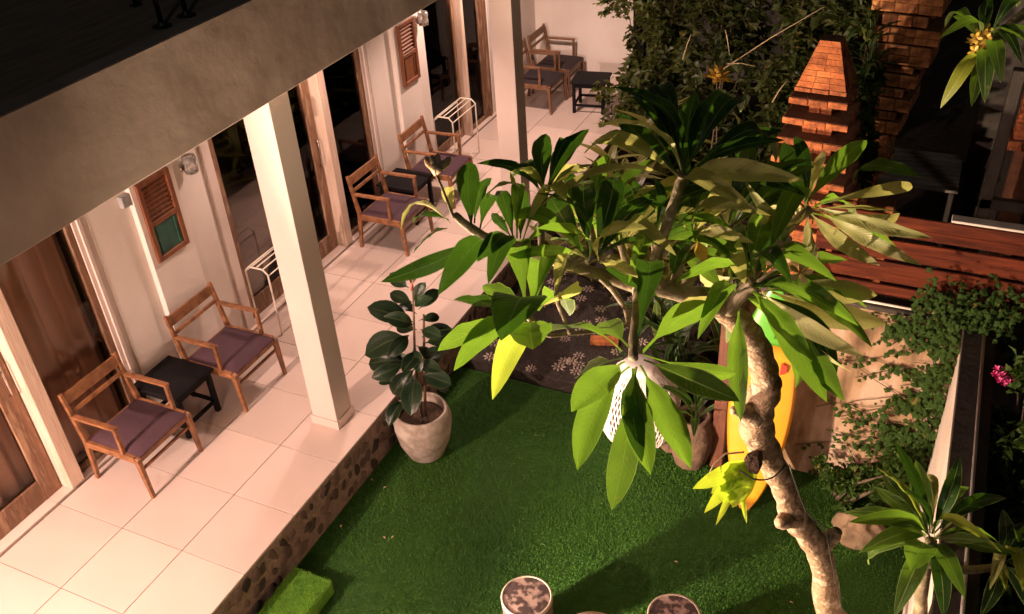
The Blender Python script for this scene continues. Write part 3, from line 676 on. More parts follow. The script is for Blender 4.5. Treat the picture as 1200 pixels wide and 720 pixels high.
d = ax.normalized(); e = MB().add([(-.022,0,-.05),(.02,0,-.03),(.026,0,.03),(-.02,0,.05)], [(0,1,2,3)]).add([(-.022,.004,-.05),(.02,.004,-.03),(.026,.004,.03),(-.02,.004,.05)], [(3,2,1,0)]).build('red_mark', 'board_red', sb)
e.location = d*(Lb*.665)+Vector((.13, -.095, .03)); e.rotation_euler.x = -.2
va2 = link('boulder', rock_mesh('boulder', (.17,.14,.15), 'clay_stone', 3.3)); va2.location = (-1.60, 5.92, LZ+.08); tag(va2, 'dark brown boulder beside the stone vase', 'boulder')
# woven white lantern
wl = thing('woven_lantern', (-1.84, 5.86, LZ), 'large white woven lantern with open lattice standing behind the hanging leaves', 'lantern')
def egg(u, v):  # u angle, v 0..1 from bottom to top
    th = math.pi*(.06+.88*v); r = .37*math.sin(th)**.85*(1.08-.28*v); return Vector((r*math.cos(u), r*math.sin(u), .42-.42*math.cos(th)))
NR = 12
for k in range(NR):
    u = 2*math.pi*k/NR; pts_ = [egg(u, i/14)*1.0 for i in range(15)]
    mb = MB(); tn = Vector((-math.sin(u), math.cos(u), 0))
    for i, p in enumerate(pts_):
        wv = .036*math.sin(math.pi*(.1+.8*i/14)); out = Vector((math.cos(u), math.sin(u), 0))*.008
        for q in (p-tn*wv, p+tn*wv, p+tn*wv+out, p-tn*wv+out): mb.v.append(tuple(q)); mb.uv.append((0,0))
    mb.f = [(i*4+a, i*4+(a+1)%4, i*4+4+(a+1)%4, i*4+4+a) for i in range(14) for a in range(4)]
    mb.build('rib', 'weave_white', wl)
lat = MB(); NB = 64
for s in (-1, 1):
    for k in range(NB):
        lat.tube([egg(2*math.pi*k/NB+s*.9*(i/16), i/16) for i in range(17)], .0058, 4, cap=False)
q = lat.build('lattice', 'weave_white', wl); q['kind'] = 'stuff'
MB().lathe([(.14, .80), (.15, .825), (.11, .85), (.03, .855)], 24).build('cap', 'weave_white', wl, True)
MB().lathe([(.10, .0), (.12, .015), (.08, .03)], 24).build('foot_ring', 'weave_white', wl, True)

# ---------- brick shrine
BM = {}
def brick_obj(parent, x0, x1, y0, y1, z0, z1, m='brick'):
    key = (round(x1-x0,3), round(y1-y0,3), round(z1-z0,3), m)
    if key not in BM: BM[key] = MB().cbox(-(x1-x0)/2, (x1-x0)/2, -(y1-y0)/2, (y1-y0)/2, -(z1-z0)/2, (z1-z0)/2, .004).mesh('brick', m)
    o = link('brick', BM[key], parent); o.location = ((x0+x1)/2+random.uniform(-.003,.003), (y0+y1)/2+random.uniform(-.009,.007), (z0+z1)/2); o.rotation_euler.z = random.uniform(-.02,.02); return o
def course(parent, cx, cy, w_, d_, z0, z1, nb=3, m='brick', off=0):
    # a ring of bricks around a mortar core
    core = MB().box(cx-w_/2+.012, cx+w_/2-.012, cy-d_/2+.012, cy+d_/2-.012, z0, z1+.002)
    g_ = .006; bw_ = w_/nb
    for k in range(nb):
        a = cx-w_/2+k*bw_
        brick_obj(parent, a+g_/2, a+bw_-g_/2, cy-d_/2, cy-d_/2+.09, z0+.002, z1-.002, m)
    for s in (-1, 1):
        nb2 = max(1, nb-1); yl = (d_-.18)/nb2
        for k in range(nb2):
            xa = cx-w_/2 if s < 0 else cx+w_/2-.09
            brick_obj(parent, xa, xa+.09, cy-d_/2+.09+k*yl+g_/2, cy-d_/2+.09+(k+1)*yl-g_/2, z0+.002, z1-.002, m)
    return core
sh = thing('brick_shrine', (-.89, 7.75, 0), 'stepped red brick shrine tower with tapered cap behind the garden wall', 'shrine', rz=math.radians(-4))
core = MB()
def addcore(c): core.add(c.v, c.f)
# finial : tapered courses of bricks
zt = 2.24
def taper_brick(parent, c0, c1, z0, z1, m='brick'):
    """c0/c1: four corner points (x,y) of the brick at the bottom and top"""
    vs = [(x, y, z0) for x, y in c0]+[(x, y, z1) for x, y in c1]
    return MB().add(vs, [(3,2,1,0),(4,5,6,7),(0,1,5,4),(1,2,6,5),(2,3,7,6),(3,0,4,7)]).build('brick', m, parent)
NC = 8; hc = .045
for k in range(NC):
    wa, wb = .40-.24*k/NC, .40-.24*(k+.92)/NC; nb = 3 if k < 3 else (2 if k < 6 else 1); z0, z1 = zt+k*hc, zt+(k+.94)*hc
    for rot in range(4):
        ca, sa = math.cos(rot*math.pi/2), math.sin(rot*math.pi/2); R2 = lambda p: (p[0]*ca-p[1]*sa, p[0]*sa+p[1]*ca)
        for q in range(nb):
            f0, f1 = -.5+(q+.012)/nb+.0, -.5+(q+1-.012)/nb; sh_ = (.15 if k % 2 and nb > 1 else 0)
            c0 = [R2(p) for p in ((f0*wa, -wa/2), (f1*wa, -wa/2), (f1*wa*.7, -wa/2*.7), (f0*wa*.7, -wa/2*.7))]
            c1 = [R2(p) for p in ((f0*wb, -wb/2), (f1*wb, -wb/2), (f1*wb*.7, -wb/2*.7), (f0*wb*.7, -wb/2*.7))]
            taper_brick(sh, c0, c1, z0, z1)
    core.box(-wb*.47, wb*.47, -wb*.47, wb*.47, z0-.002, z1+.001)
core.box(-.06, .06, -.06, .06, zt+NC*hc-.02, zt+NC*hc-.002)
addcore(course(sh, 0, 0, .415, .415, zt-.04, zt-.002, 3)); addcore(course(sh, 0, 0, .24, .24, zt-.075, zt-.041, 2))
for z, w_ in ((2.155, .48), (1.985, .54), (1.815, .59), (1.645, .63), (1.475, .66), (1.305, .68), (1.135,.70)):
    addcore(course(sh, 0, 0, w_, w_, z-.055, z, 3)); addcore(course(sh, 0, 0, w_-.15, w_-.15, z-.09, z-.056, 3))
    addcore(course(sh, 0, 0, w_-.29, w_-.29, z-.17, z-.091, 2))
for k in range(16): addcore(course(sh, 0, 0, .60, .60, .965-(k+1)*.085, .965-k*.085, 3))
core.build('mortar_core', 'brick_mortar', sh)
# ---------- larger gate pier behind
gp = thing('brick_gate', (-.44, 9.45, 0), 'tall ochre brick gate pier with stepped ledges beside the dark pavilion', 'gate', rz=math.radians(-6))
core = MB()
for z0, z1, w_, cx in ((2.40,2.75,.62,.02),(2.28,2.38,.40,.02),(2.12,2.26,.66,.02),(1.92,2.10,.56,.03),(1.84,1.90,.36,.0),(1.70,1.82,.46,.0),(1.60,1.68,.26,.0),(1.46,1.58,.42,.0),(1.36,1.44,.24,-.02),(1.22,1.34,.38,-.04),(.85,1.20,.24,-.05),(.55,.83,.34,-.08),(-.45,.53,.42,-.1)):
    nz_ = max(1, round((z1-z0)/.085)); h_ = (z1-z0)/nz_
    for k in range(nz_): addcore(course(gp, cx+random.uniform(-.006,.006), 0, w_, .55, z0+k*h_, z0+(k+1)*h_, 3, 'brick_light'))
    core.box(cx-w_/2+.06, cx+w_/2-.06, -.2, .2, z0-.05, z0+.01)
core.build('mortar_core', 'brick_mortar', gp)
# low brick blocks in front of it
for i, (x, y, z, lab) in enumerate(((-.62, 7.9, 1.22, 'short brick block standing right of the shrine tower'), (-.32, 8.3, .95, 'short brick block beside the dark slatted bench'))):
    bb = thing('brick_block', (x, y, 0), lab, 'block', group='low brick blocks'); core = MB()
    for k in range(10): addcore(course(bb, 0, 0, .26, .26, z-(k+1)*.09, z-k*.09, 2))
    core.build('mortar_core', 'brick_mortar', bb)
# ---------- dark pavilion
bn = thing('slatted_bench', (-.04, 9.38, 0), 'dark slatted bench in the gloom of the pavilion', 'bench')
for k in range(9): MB().cbox(-.38, .36, -.40+k*.098, -.40+k*.098+.055, .77, .80, .004).build('slat', 'bench_wood', bn)
for sx in (-.33, .31):
    MB().cbox(sx-.025, sx+.025, -.40, .44, .70, .768, .003).build('bearer', 'dark_wood', bn)
    for sy in (-.36, .40): MB().cbox(sx-.024, sx+.024, sy-.024, sy+.024, -.5, .699, .003).build('leg', 'dark_wood', bn)
pv = thing('pavilion', (1.1, 9.2, 0), 'dark timber pavilion with an orange brick pillar at the garden edge', 'pavilion')
core = MB()
for k in range(9): addcore(course(pv, -.28, 0, .30, .30, 1.36+k*.085, 1.36+(k+1)*.085, 2))
addcore(course(pv, -.28, 0, .36, .36, 1.26, 1.355, 2)); core.box(-.38,-.18,-.1,.1,-.5,1.3); core.build('pillar_core', 'brick_mortar', pv)
MB().cbox(-.75, 1.6, .5, .62, -.5, 3.4, .01).build('back_panel', 'dark_wood', pv)
MB().cbox(-.60, -.50, -.7, -.6, -.5, 2.2, .006).build('post', 'dark_wood', pv)
MB().cbox(-.60, 1.6, -.7, -.62, .9, 1.0, .006).build('beam', 'dark_wood', pv)
MB().cbox(-.2, .2, -1.2, -.8, .55, .60, .006).build('ledge', 'red_wood', pv)
bs = thing('bead_strand', (.52, 7.2, 1.55), 'strand of tiny white beads hanging in the dark pavilion', 'beads')
for k in range(12): MB().lathe([(.002,-.011),(.011,0),(.002,.011)], 8, (.01*math.sin(k), 0, -k*.035)).build('bead', 'pebble_white', bs, True)
MB().tube([(0,0,.3), (0,0,-.42)], .002, 4).build('thread', 'wire', bs)
# far pale wall behind the hedge
nw = MB().cbox(-4.0, -1.6, 14.5, 14.65, -.5, 2.6, .01).build('boundary_wall', 'plaster_side'); tag(nw, 'pale boundary wall glimpsed through the hedge', 'wall')
gg = thing('metal_gate', (-3.9, 12.75, -.4), 'black barred metal gate beside the end wall, behind the shrub', 'gate')
for k in range(9): MB().tube([(-.24+k*.06, 0, 0), (-.24+k*.06, 0, 2.6)], .010, 6).build('bar', 'black_metal', gg)
MB().cbox(-.27, .27, -.015, .015, 2.6, 2.64, .003).build('rail', 'black_metal', gg)

# ================================================================== FRANGIPANI (main tree)
fr_ = thing('frangipani_tree', (.05, 3.55, LZ), 'large frangipani with crooked pale trunk spreading over the turf', 'tree')
finv = fr_.matrix_basis.inverted() if False else Matrix.Translation(-fr_.location)
def spline(pts, k=4):
    out = []; n_ = len(pts)
    for i in range(n_-1):
        p0, p1, p2, p3 = pts[max(i-1,0)], pts[i], pts[i+1], pts[min(i+2,n_-1)]
        for j in range(k):
            t = j/k; out.append(tuple(.5*((2*b)+(-a+c)*t+(2*a-5*b+4*c-d)*t*t+(-a+3*b-3*c+d)*t**3) for a, b, c, d in zip(p0, p1, p2, p3)))
    out.append(tuple(pts[-1])); return out
def limb(name, pl, material, parent, inv_, n=12, bumpy=.16, k=4, first=None):
    """pl: (px, py, depth, width in px)"""
    pts = [tuple(pd(a, b, d_))+(w_*(.43 if name == 'trunk' else .5)*d_/FPX,) for a, b, d_, w_ in pl]
    if first: pts = [first]+pts
    sp = spline(pts, k)
    return MB().tube([inv_ @ Vector(p[:3]) for p in sp], [p[3]*(1+.07*math.sin(i*1.7)) for i, p in enumerate(sp)], n, bumpy, seed=len(pl)).build(name, material, parent, True)
trunk = [(985,760,4.75,38),(971,715,4.55,36),(964,660,4.35,34),(948,628,4.2,34),(930,605,4.1,36),(921,578,4.0,33),(908,549,3.9,36),(890,513,3.78,44),(886,484,3.68,46),(897,458,3.6,42),(897,440,3.55,38),(889,413,3.48,38),(874,386,3.4,36),(856,368,3.34,34),(836,357,3.28,30),(806,345,3.24,24)]
limb('trunk', trunk, 'bark', fr_, finv, 18, .09, 5, (.05, 3.55, LZ-.02, .095))
limb('branch_stub', [(930,606,4.08,26),(919,611,4.02,20),(913,613,3.99,13)], 'bark', fr_, finv)
limb('branch_stub', [(885,486,3.65,30),(868,482,3.6,16),(858,481,3.58,9)], 'bark', fr_, finv)
limb('branch_stub', [(960,640,4.27,26),(976,628,4.24,18),(982,622,4.22,11)], 'bark', fr_, finv)
for b in ([(820,350,3.26,26),(785,341,3.22,20),(742,334,3.18,17),(700,321,3.15,15),(655,307,3.12,14),(612,291,3.08,14),(575,281,3.05,12),(547,264,3.03,11),(533,252,3.0,9)],
          [(772,339,3.2,16),(769,305,3.2,14),(783,260,3.15,13),(797,217,3.1,13),(800,205,3.08,12)],
          [(790,341,3.22,14),(798,305,3.25,12),(812,275,3.25,10)],
          [(850,363,3.3,24),(868,345,3.25,18),(884,333,3.2,15)],
          [(856,366,3.34,20),(892,305,3.4,15),(925,266,3.45,12),(947,246,3.5,12)],
          [(748,335,3.18,13),(747,362,3.0,13),(743,395,2.85,12),(742,420,2.78,12)],
          [(700,321,3.15,9),(722,345,3.1,7),(735,370,3.08,6),(728,384,3.06,5.5),(668,391,3.02,5),(640,392,3.0,6),(618,370,2.98,8)],
          [(668,311,3.12,11),(684,300,3.12,10),(697,292,3.12,9)], [(636,299,3.1,9),(634,262,3.15,9),(638,228,3.15,9)],
          [(660,310,3.12,9),(652,345,3.05,6),(668,391,3.0,5)],
          [(742,334,3.18,10),(735,310,3.3,10),(728,288,3.35,9)]):
    limb('branch', b, 'bark_green', fr_, finv, 10, .12)
limb('tie_wire', [(868,552,3.72,2),(885,562,3.7,2),(905,560,3.72,2),(921,545,3.78,2)], 'wire', fr_, finv, 6, 0)
limb('hanging_wire', [(925,545,3.8,1.6),(945,600,3.95,1.6),(966,620,4.1,1.6),(975,660,4.2,1.6),(990,730,4.4,1.6)], 'wire', fr_, finv, 6, 0)
G, DK, LIT, YL = 'leaf_green', 'leaf_dark', 'leaf_lit', 'leaf_yellow'
def rosette(parent, d, L, items, hintcam=.5, extra=0, center=None, emats=(G,), lset=None, facing=False):
    for it in items:
        bx, by, tx, ty = it[:4]; sg = it[4] if len(it) > 4 else -1; mt = it[5] if len(it) > 5 else G; wv = it[6] if len(it) > 6 else 1.0; rl_ = it[7] if len(it) > 7 else 0
        b0 = pd(bx, by, d); t0 = tip_on_ray(b0, tx, ty, L, sg); t0 = b0+(t0-b0)*1.05
        hint = Vector((0,0,.7)) + (CAM-b0).normalized()*hintcam
        if mt == LIT and facing: hint = Vector((-.3,-.85,.3))
        if lset: mt = lset if mt == G else mt
        put_leaf(random.choice(LEAVES[mt]), b0, t0, hint, parent, wv, rl_ + random.uniform(-.12, .12))
    for _ in range(int(extra*2.4)):
        b0 = pd(*center, d); a = random.uniform(0, 6.283); el = random.uniform(-.35, .9)
        dr = Vector((math.cos(a)*math.cos(el), math.sin(a)*math.cos(el), math.sin(el)))
        if dr.dot((CAM-b0).normalized()) > .35: continue
        put_leaf(random.choice(LEAVES[random.choice(emats)]), b0+dr*.02, b0+dr*L*random.uniform(.6, 1.0), Vector((0,0,1)), parent, 1, random.uniform(-.4,.4))
# left end of the long branch
rosette(fr_, 3.02, .30, [(528,262,473,269,-1,LIT,.5,.9),(526,258,486,262,1,DK,.7),(562,281,452,328,-1,DK,.95,-.5),(568,283,516,343,-1,DK,1.25),(524,268,486,296,1,DK,1),
    (532,256,528,221,1,LIT,.75),(553,270,552,194,1,DK,1.25),(556,262,575,211,1,DK,.9),(562,270,580,233,1,DK,.9)])
rosette(fr_, 3.08, .30, [(602,282,587,226,1,DK,.9),(606,280,609,222,1,G,.8),(610,280,616,226,1,DK,.8),(599,278,578,251,1,DK,.6),(604,285,597,203,1,YL,.5,.8),(597,285,561,306,-1,DK,1.2),
    (604,292,574,331,-1,DK,1.15),(612,285,655,232,1,LIT,.7),(612,287,668,262,1,G,.8)], extra=2, center=(608,285), emats=(DK,LIT))
rosette(fr_, 3.15, .31, [(637,224,640,160,1,DK,1.2),(642,226,688,155,1,DK,1.2),(640,225,600,204,-1,YL,.6,.7),(640,225,668,178,1,DK,.8),(638,226,615,195,1,DK,.9),(640,228,690,200,1,LIT,.8),(636,228,662,235,-1,LIT,.8)], extra=3, center=(638,228), emats=(DK,LIT))
# middle of the crown
rosette(fr_, 3.1, .36, [(684,302,646,233,1,DK,1.2),(698,304,718,212,1,DK,1.25),(690,300,686,216,1,DK,1.1),(700,302,765,232,1,DK,1),(690,305,632,270,-1,G,.9),(702,306,756,270,-1,LIT,.9),(690,306,655,340,-1,LIT,.6,.5),(700,308,745,325,-1,LIT,.8)], extra=4, center=(692,302), emats=(DK,G))
rosette(fr_, 3.38, .38, [(728,288,690,230,1,LIT,1.0),(728,288,722,205,1,DK,1.1),(730,288,775,225,1,LIT,1),(726,290,668,276,1,LIT,.8),(735,292,790,300,-1,LIT,.8)], extra=6, center=(728,288), emats=(DK,G,LIT))
# bright lower-left rosette
rosette(fr_, 2.98, .36, [(606,378,518,410,-1,G,1.15),(610,380,536,432,-1,G,1.1),(628,378,580,464,-1,YL,1.05),(621,378,624,408,-1,G,1.8),(616,362,596,298,1,G,1.35),(622,362,630,305,1,G,1.2),(612,366,536,352,-1,DK,.9),
    (614,364,568,336,1,G,.9),(628,362,674,336,1,LIT,.5,.7),(630,364,666,370,1,G,1.5),(626,360,650,306,1,G,.8),(610,374,588,398,-1,DK,2.0)])
# big hanging rosette
rosette(fr_, 2.78, .39, [(733,424,673,480,-1,G,.95),(730,420,680,440,1,G,.9),(738,430,680,545,-1,G,.95),(742,432,718,590,-1,G,1.0),(745,432,752,536,-1,DK,.9),(746,430,762,550,-1,G,.9),(750,428,807,543,-1,G,.9),
    (754,422,861,468,-1,G,.85),(754,416,858,437,1,G,.55,.8),(728,412,633,394,1,G,1.0,.6),(738,408,711,378,1,G,.9),(748,395,755,312,1,DK,1.1),(752,414,830,357,1,G,1.05)], lset='hang')
# rosette with the flowers
rosette(fr_, 3.2, .38, [(878,322,902,254,1,G,1.3),(876,320,860,270,1,DK,.9),(888,318,922,262,1,DK,1.4),(890,330,988,306,1,G,1.0),(898,334,976,330,-1,G,1.0),(900,338,1022,346,1,LIT,1.0),(905,342,1032,378,1,LIT,1.15),
    (895,342,1016,404,-1,G,.9),(892,342,1006,414,-1,LIT,.9),(890,342,993,432,-1,LIT,.55,.7),(884,342,984,464,-1,G,1.1),(882,342,965,465,-1,G,1.2),(866,365,868,488,-1,G,.95),(882,342,948,420,-1,G,.9),
    (888,344,975,440,1,DK,1.0),(890,340,1000,380,-1,G,.9),(884,344,930,450,1,G,1.0),(892,336,1010,360,1,G,.9),(866,322,796,330,-1,G,.7),(870,325,822,322,1,LIT,.7),(884,330,925,332,-1,DK,.8)], extra=3, center=(886,330), emats=(DK,G), facing=True)
# rosette towards the shrine, its strong light put into paler leaf colour
rosette(fr_, 3.5, .41, [(1000,215,1075,208,-1,G,.9),(955,242,1085,277,-1,LIT,.66),(965,250,1074,308,-1,LIT,.68),(950,250,1027,308,-1,LIT,.66),(955,240,1064,220,1,LIT,.6),(947,240,876,212,-1,LIT,.68),(947,238,964,180,1,LIT,.9),
    (952,240,980,208,1,LIT,.8),(944,240,1012,168,1,G,1.0),(944,248,905,290,-1,G,1.0),(945,238,920,170,1,DK,1),(950,246,1000,262,1,G,.9),(948,250,962,310,-1,LIT,.7),(955,246,1050,250,1,LIT,.6),(952,250,1050,295,1,G,.8),(945,244,900,240,1,LIT,.6),(940,244,890,262,-1,LIT,.6)], extra=3, center=(948,246), emats=(G,LIT,DK), facing=True)
# dark top rosette
rosette(fr_, 3.1, .44, [(800,208,705,152,-1,LIT,.7,.5),(796,205,726,136,1,DK,.9),(798,200,735,118,1,DK,.85),(800,198,774,104,1,DK,.95),(806,200,843,108,1,DK,.95),(808,204,913,156,1,DK,.85),(808,208,935,212,-1,LIT,.8,.5),
    (806,212,880,245,-1,LIT,.6,.5),(794,212,642,240,-1,LIT,.6,.5),(802,200,815,112,1,DK,.85),(810,206,905,192,1,DK,1),(796,208,690,182,1,LIT,.9),(800,204,755,125,1,DK,.85),(804,200,865,135,1,DK,.85)], extra=3, center=(800,206), emats=(DK,))
rosette(fr_, 3.26, .34, [(814,272,862,226,1,LIT,.9),(816,274,899,254,-1,LIT,.8),(816,276,880,285,-1,LIT,.6,.5),(812,270,800,200,1,LIT,.9),(808,274,755,262,1,LIT,.8),(812,278,790,320,-1,DK,.9),(810,272,838,215,1,LIT,1.0)], extra=4, center=(812,274), emats=(G,DK))
rosette(fr_, 3.3, .36, [(765,280,742,215,1,DK,.9),(768,280,800,240,1,LIT,.9),(762,284,715,268,1,G,.9),(766,286,820,300,1,DK,.9),(764,288,738,330,-1,G,.8)], extra=5, center=(765,283), emats=(G,DK,G))
rosette(fr_, 3.38, .38, [(855,262,835,190,1,LIT,.9),(858,262,905,205,1,LIT,.9),(860,266,930,262,1,LIT,.8),(852,266,800,250,1,DK,.8),(856,270,872,330,-1,LIT,.8),(854,262,868,185,1,DK,1)], extra=5, center=(856,266), emats=(G,DK,G))
rosette(fr_, 3.3, .34, [(690,262,665,200,1,DK,.9),(694,260,712,185,1,G,.9),(688,266,640,252,1,LIT,.8),(696,264,745,240,1,G,.9)], extra=4, center=(692,264), emats=(G,DK,G))
limb('branch', [(800,340,3.26,13),(830,300,3.34,11),(856,268,3.38,10)], 'bark_green', fr_, finv, 8); limb('branch', [(770,305,3.2,9),(766,283,3.3,9)], 'bark_green', fr_, finv, 8); limb('branch', [(700,300,3.14,9),(692,266,3.3,8)], 'bark_green', fr_, finv, 8)
rosette(fr_, 3.22, .36, [(862,345,820,395,-1,G,.9),(858,340,905,395,1,G,.9),(850,345,800,300,1,G,.8),(864,338,850,285,1,DK,1),(842,350,790,372,-1,LIT,.7),(836,350,850,400,1,DK,.8)], extra=3, center=(858,342), emats=(G,DK))
LO = leaf_mesh('leaf', 'leaf_orange', .5, .06, .15, peak=.55, stalk=.15)
put_leaf(LO, pd(816,280,3.2), pd(826,306,3.18), (0,-.5,.5), fr_, 1.1)
# flowers
def flower_mesh(material, w_=.5, cup=.25):
    mb = MB()
    for k in range(5):
        a = 2*math.pi*k/5; ca, sa = math.cos(a), math.sin(a)
        for (r0, h0, h1) in ((0,0,0),):
            prof = [(0,.06),(.3,.22),(.6,.32),(.85,.24),(1,.05)]; vs = []
            for t, wd in prof:
                z = cup*math.sin(t*1.5); 
                for s in (-1, 1): lx, ly = t, s*wd*w_*1.6; vs.append((lx*ca-ly*sa, lx*sa+ly*ca, z+(.05*s)))
            mb.add(vs, [(i*2, i*2+1, i*2+3, i*2+2) for i in range(4)])
    return mb.mesh('flower', material, True)
FLM = {k: flower_mesh(k, cup=c) for k, c in (('petal_cream', .3), ('petal_yellow', .35), ('petal_orange', .6), ('petal_dry', 1.2), ('petal_pink', .8))}
def put_flower(mname, pos, size, parent, nrm):
    o = link('flower', FLM[mname], parent); q = Vector(nrm).to_track_quat('Z', 'Y')
    o.location = pos - (parent.location if parent else Vector()); o.rotation_mode = 'QUATERNION'; o.rotation_quaternion = q; o.scale = (size,)*3
limb('flower_stalk', [(886,332,3.2,5),(905,318,3.15,4),(922,305,3.1,4)], 'bark_green', fr_, finv, 6)
for (x, y) in ((921,291),(917,309),(933,313),(937,320),(928,300),(912,304)): put_flower('petal_cream', pd(x, y, 2.98+random.uniform(-.03,.03)), .040, fr_, (CAM-pd(x,y,3.1)).normalized()+Vector((random.uniform(-.5,.5), random.uniform(-.5,.5), .3)))
limb('flower_stalk', [(531,254,3.0,4),(520,225,2.98,3),(511,204,2.97,4)], 'bark_green', fr_, finv, 6)
for (x, y, tx, ty, mn) in ((510,206,499,184,'petal_cream'),(511,206,506,182,'petal_dry'),(511,205,513,180,'petal_cream'),(512,206,528,184,'petal_cream'),(511,206,520,188,'petal_dry'),(510,206,508,192,'petal_cream'),(512,206,516,195,'petal_dry')):
    p, q = pd(x, y, 2.97)-fr_.location, pd(tx, ty, 2.97+random.uniform(-.03,.03))-fr_.location
    MB().tube([p, p+(q-p)*.35, p+(q-p)*.65, p+(q-p)*.88, q], [.003, .006, .013, .010, .002], 8, .2).build('flower_bud', mn, fr_, True)
for (x, y) in ((706,213),(724,214)): put_flower('petal_cream', pd(x, y, 3.4), .03, fr_, (CAM-pd(x,y,3.4)).normalized())
# staghorn fern tied to the trunk
sf = thing('staghorn_fern', pd(872,545,3.82), 'bright yellow green staghorn fern tied to the frangipani trunk', 'fern')
SF = [leaf_mesh('frond', 'leaf_fern', w_, .08, .2, peak=p, stalk=.0, wave=.3, seed=i) for i, (w_, p) in enumerate(((.42,.35),(.34,.45),(.28,.4)))]
for (bx, by, tx, ty, dd, w_) in ((874,543,838,575,-.05,1.5),(872,545,818,570,-.08,.8),(870,550,830,596,-.08,.8),(868,555,842,609,-.06,.5),(866,560,874,608,-.05,.5),(873,545,860,590,-.08,1.9),(873,540,850,585,-.06,1.6),(874,540,868,585,-.04,1.4)):
    o = put_leaf(random.choice(SF), pd(bx, by, 3.78), pd(bx+(tx-bx)*1.12, by+(ty-by)*1.12, 3.78+dd), CAM-pd(bx,by,3.8), sf, w_); o.name = 'frond'
MB().tube([Vector(p) for p in spline([tuple(pd(a,b,3.75)-sf.location)+(0,) for a,b in ((872,530),(850,532),(836,545),(828,562))])and [pd(a,b,3.75)-sf.location for a,b in ((872,530),(850,532),(836,545),(828,562))]], [.004,.004,.003,.002], 6).build('dry_frond', 'petal_dry', sf, True)
nest = MB().lathe([(.01,-.045),(.03,-.035),(.04,0),(.03,.035),(.01,.045)], 12, wob=.5).build('root_ball', 'mulch', sf); nest.location = pd(885,542,3.74)-sf.location

# ---------- small frangipani by the side wall
f2 = thing('young_frangipani', (.30, 3.75, LZ), 'young frangipani with spreading leaves in front of the pale side wall', 'tree')
i2 = Matrix.Translation(-f2.location)
limb('trunk', [(1070,745,4.9,20),(1080,690,4.65,17),(1091,634,4.4,15)], 'bark_green', f2, i2, 10, .1, 4, (.30, 3.75, LZ-.02, .055))
rosette(f2, 4.4, .42, [(1085,630,999,613,-1,G,1.0),(1084,634,1010,648,-1,G,1.1),(1086,638,1022,661,1,G,1.0),(1088,640,1068,668,-1,G,1.7),(1088,640,1050,719,-1,G,1.1),(1094,638,1129,698,-1,G,1.05),(1096,632,1158,635,-1,G,.9),
    (1096,636,1170,647,-1,YL,.6),(1092,626,1121,580,1,G,1.1),(1086,624,1030,552,1,YL,.45,.6),(1088,622,1038,560,1,DK,.9),(1090,622,1050,522,1,DK,.9,.4),(1094,626,1176,586,1,DK,.9),(1092,622,1084,560,1,LIT,.7),
    (1090,630,1050,590,1,DK,1),(1096,630,1140,600,1,LIT,.7),(1090,636,1105,720,-1,DK,1)], extra=4, center=(1091,630), emats=(DK,G))
limb('branch', [(1085,660,4.5,12),(1130,668,4.6,10),(1172,664,4.7,10)], 'bark_green', f2, i2, 8)
rosette(f2, 4.7, .40, [(1172,664,1197,692,-1,YL,.7),(1170,664,1178,690,-1,YL,.6),(1165,662,1160,690,-1,LIT,.7),(1174,662,1230,650,1,DK,1),(1172,660,1210,610,1,DK,1),(1170,660,1150,720,-1,DK,1),(1174,664,1215,730,-1,DK,1),(1172,662,1175,600,1,DK,1)])
# ---------- flowering frangipani reaching in from the right
f3 = thing('flowering_frangipani', (1.55, 5.6, LZ), 'frangipani branch end with yellow flowers over the dark pavilion', 'tree')
i3 = Matrix.Translation(-f3.location)
limb('trunk', [(1400,260,5.5,26),(1330,60,5.4,22),(1250,-10,5.25,16),(1195,20,5.1,12),(1156,52,5.0,11)], 'bark_green', f3, i3, 10, .1, 4, (1.55, 5.6, LZ-.02, .09))
rosette(f3, 5.0, .36, [(1148,60,1104,124,-1,YL,1.0),(1150,62,1139,122,-1,G,1.0),(1152,62,1154,118,-1,G,1.25),(1156,60,1172,96,-1,G,1.2),(1146,54,1103,46,-1,G,.9),(1147,50,1109,33,1,G,.9),(1148,48,1119,20,1,G,1.1),
    (1158,50,1205,38,1,G,.9),(1160,54,1205,52,-1,G,.9),(1160,58,1196,75,-1,DK,.9),(1154,46,1160,0,1,DK,1),(1158,46,1190,10,1,DK,1)])
for _ in range(16):
    x, y = 1150+random.uniform(-12,12), 48+random.uniform(-13,13); put_flower('petal_yellow', pd(x, y, 4.93), .034, f3, (CAM-pd(x,y,5)).normalized()+Vector((random.uniform(-.6,.6), random.uniform(-.6,.6), random.uniform(-.2,.6))))

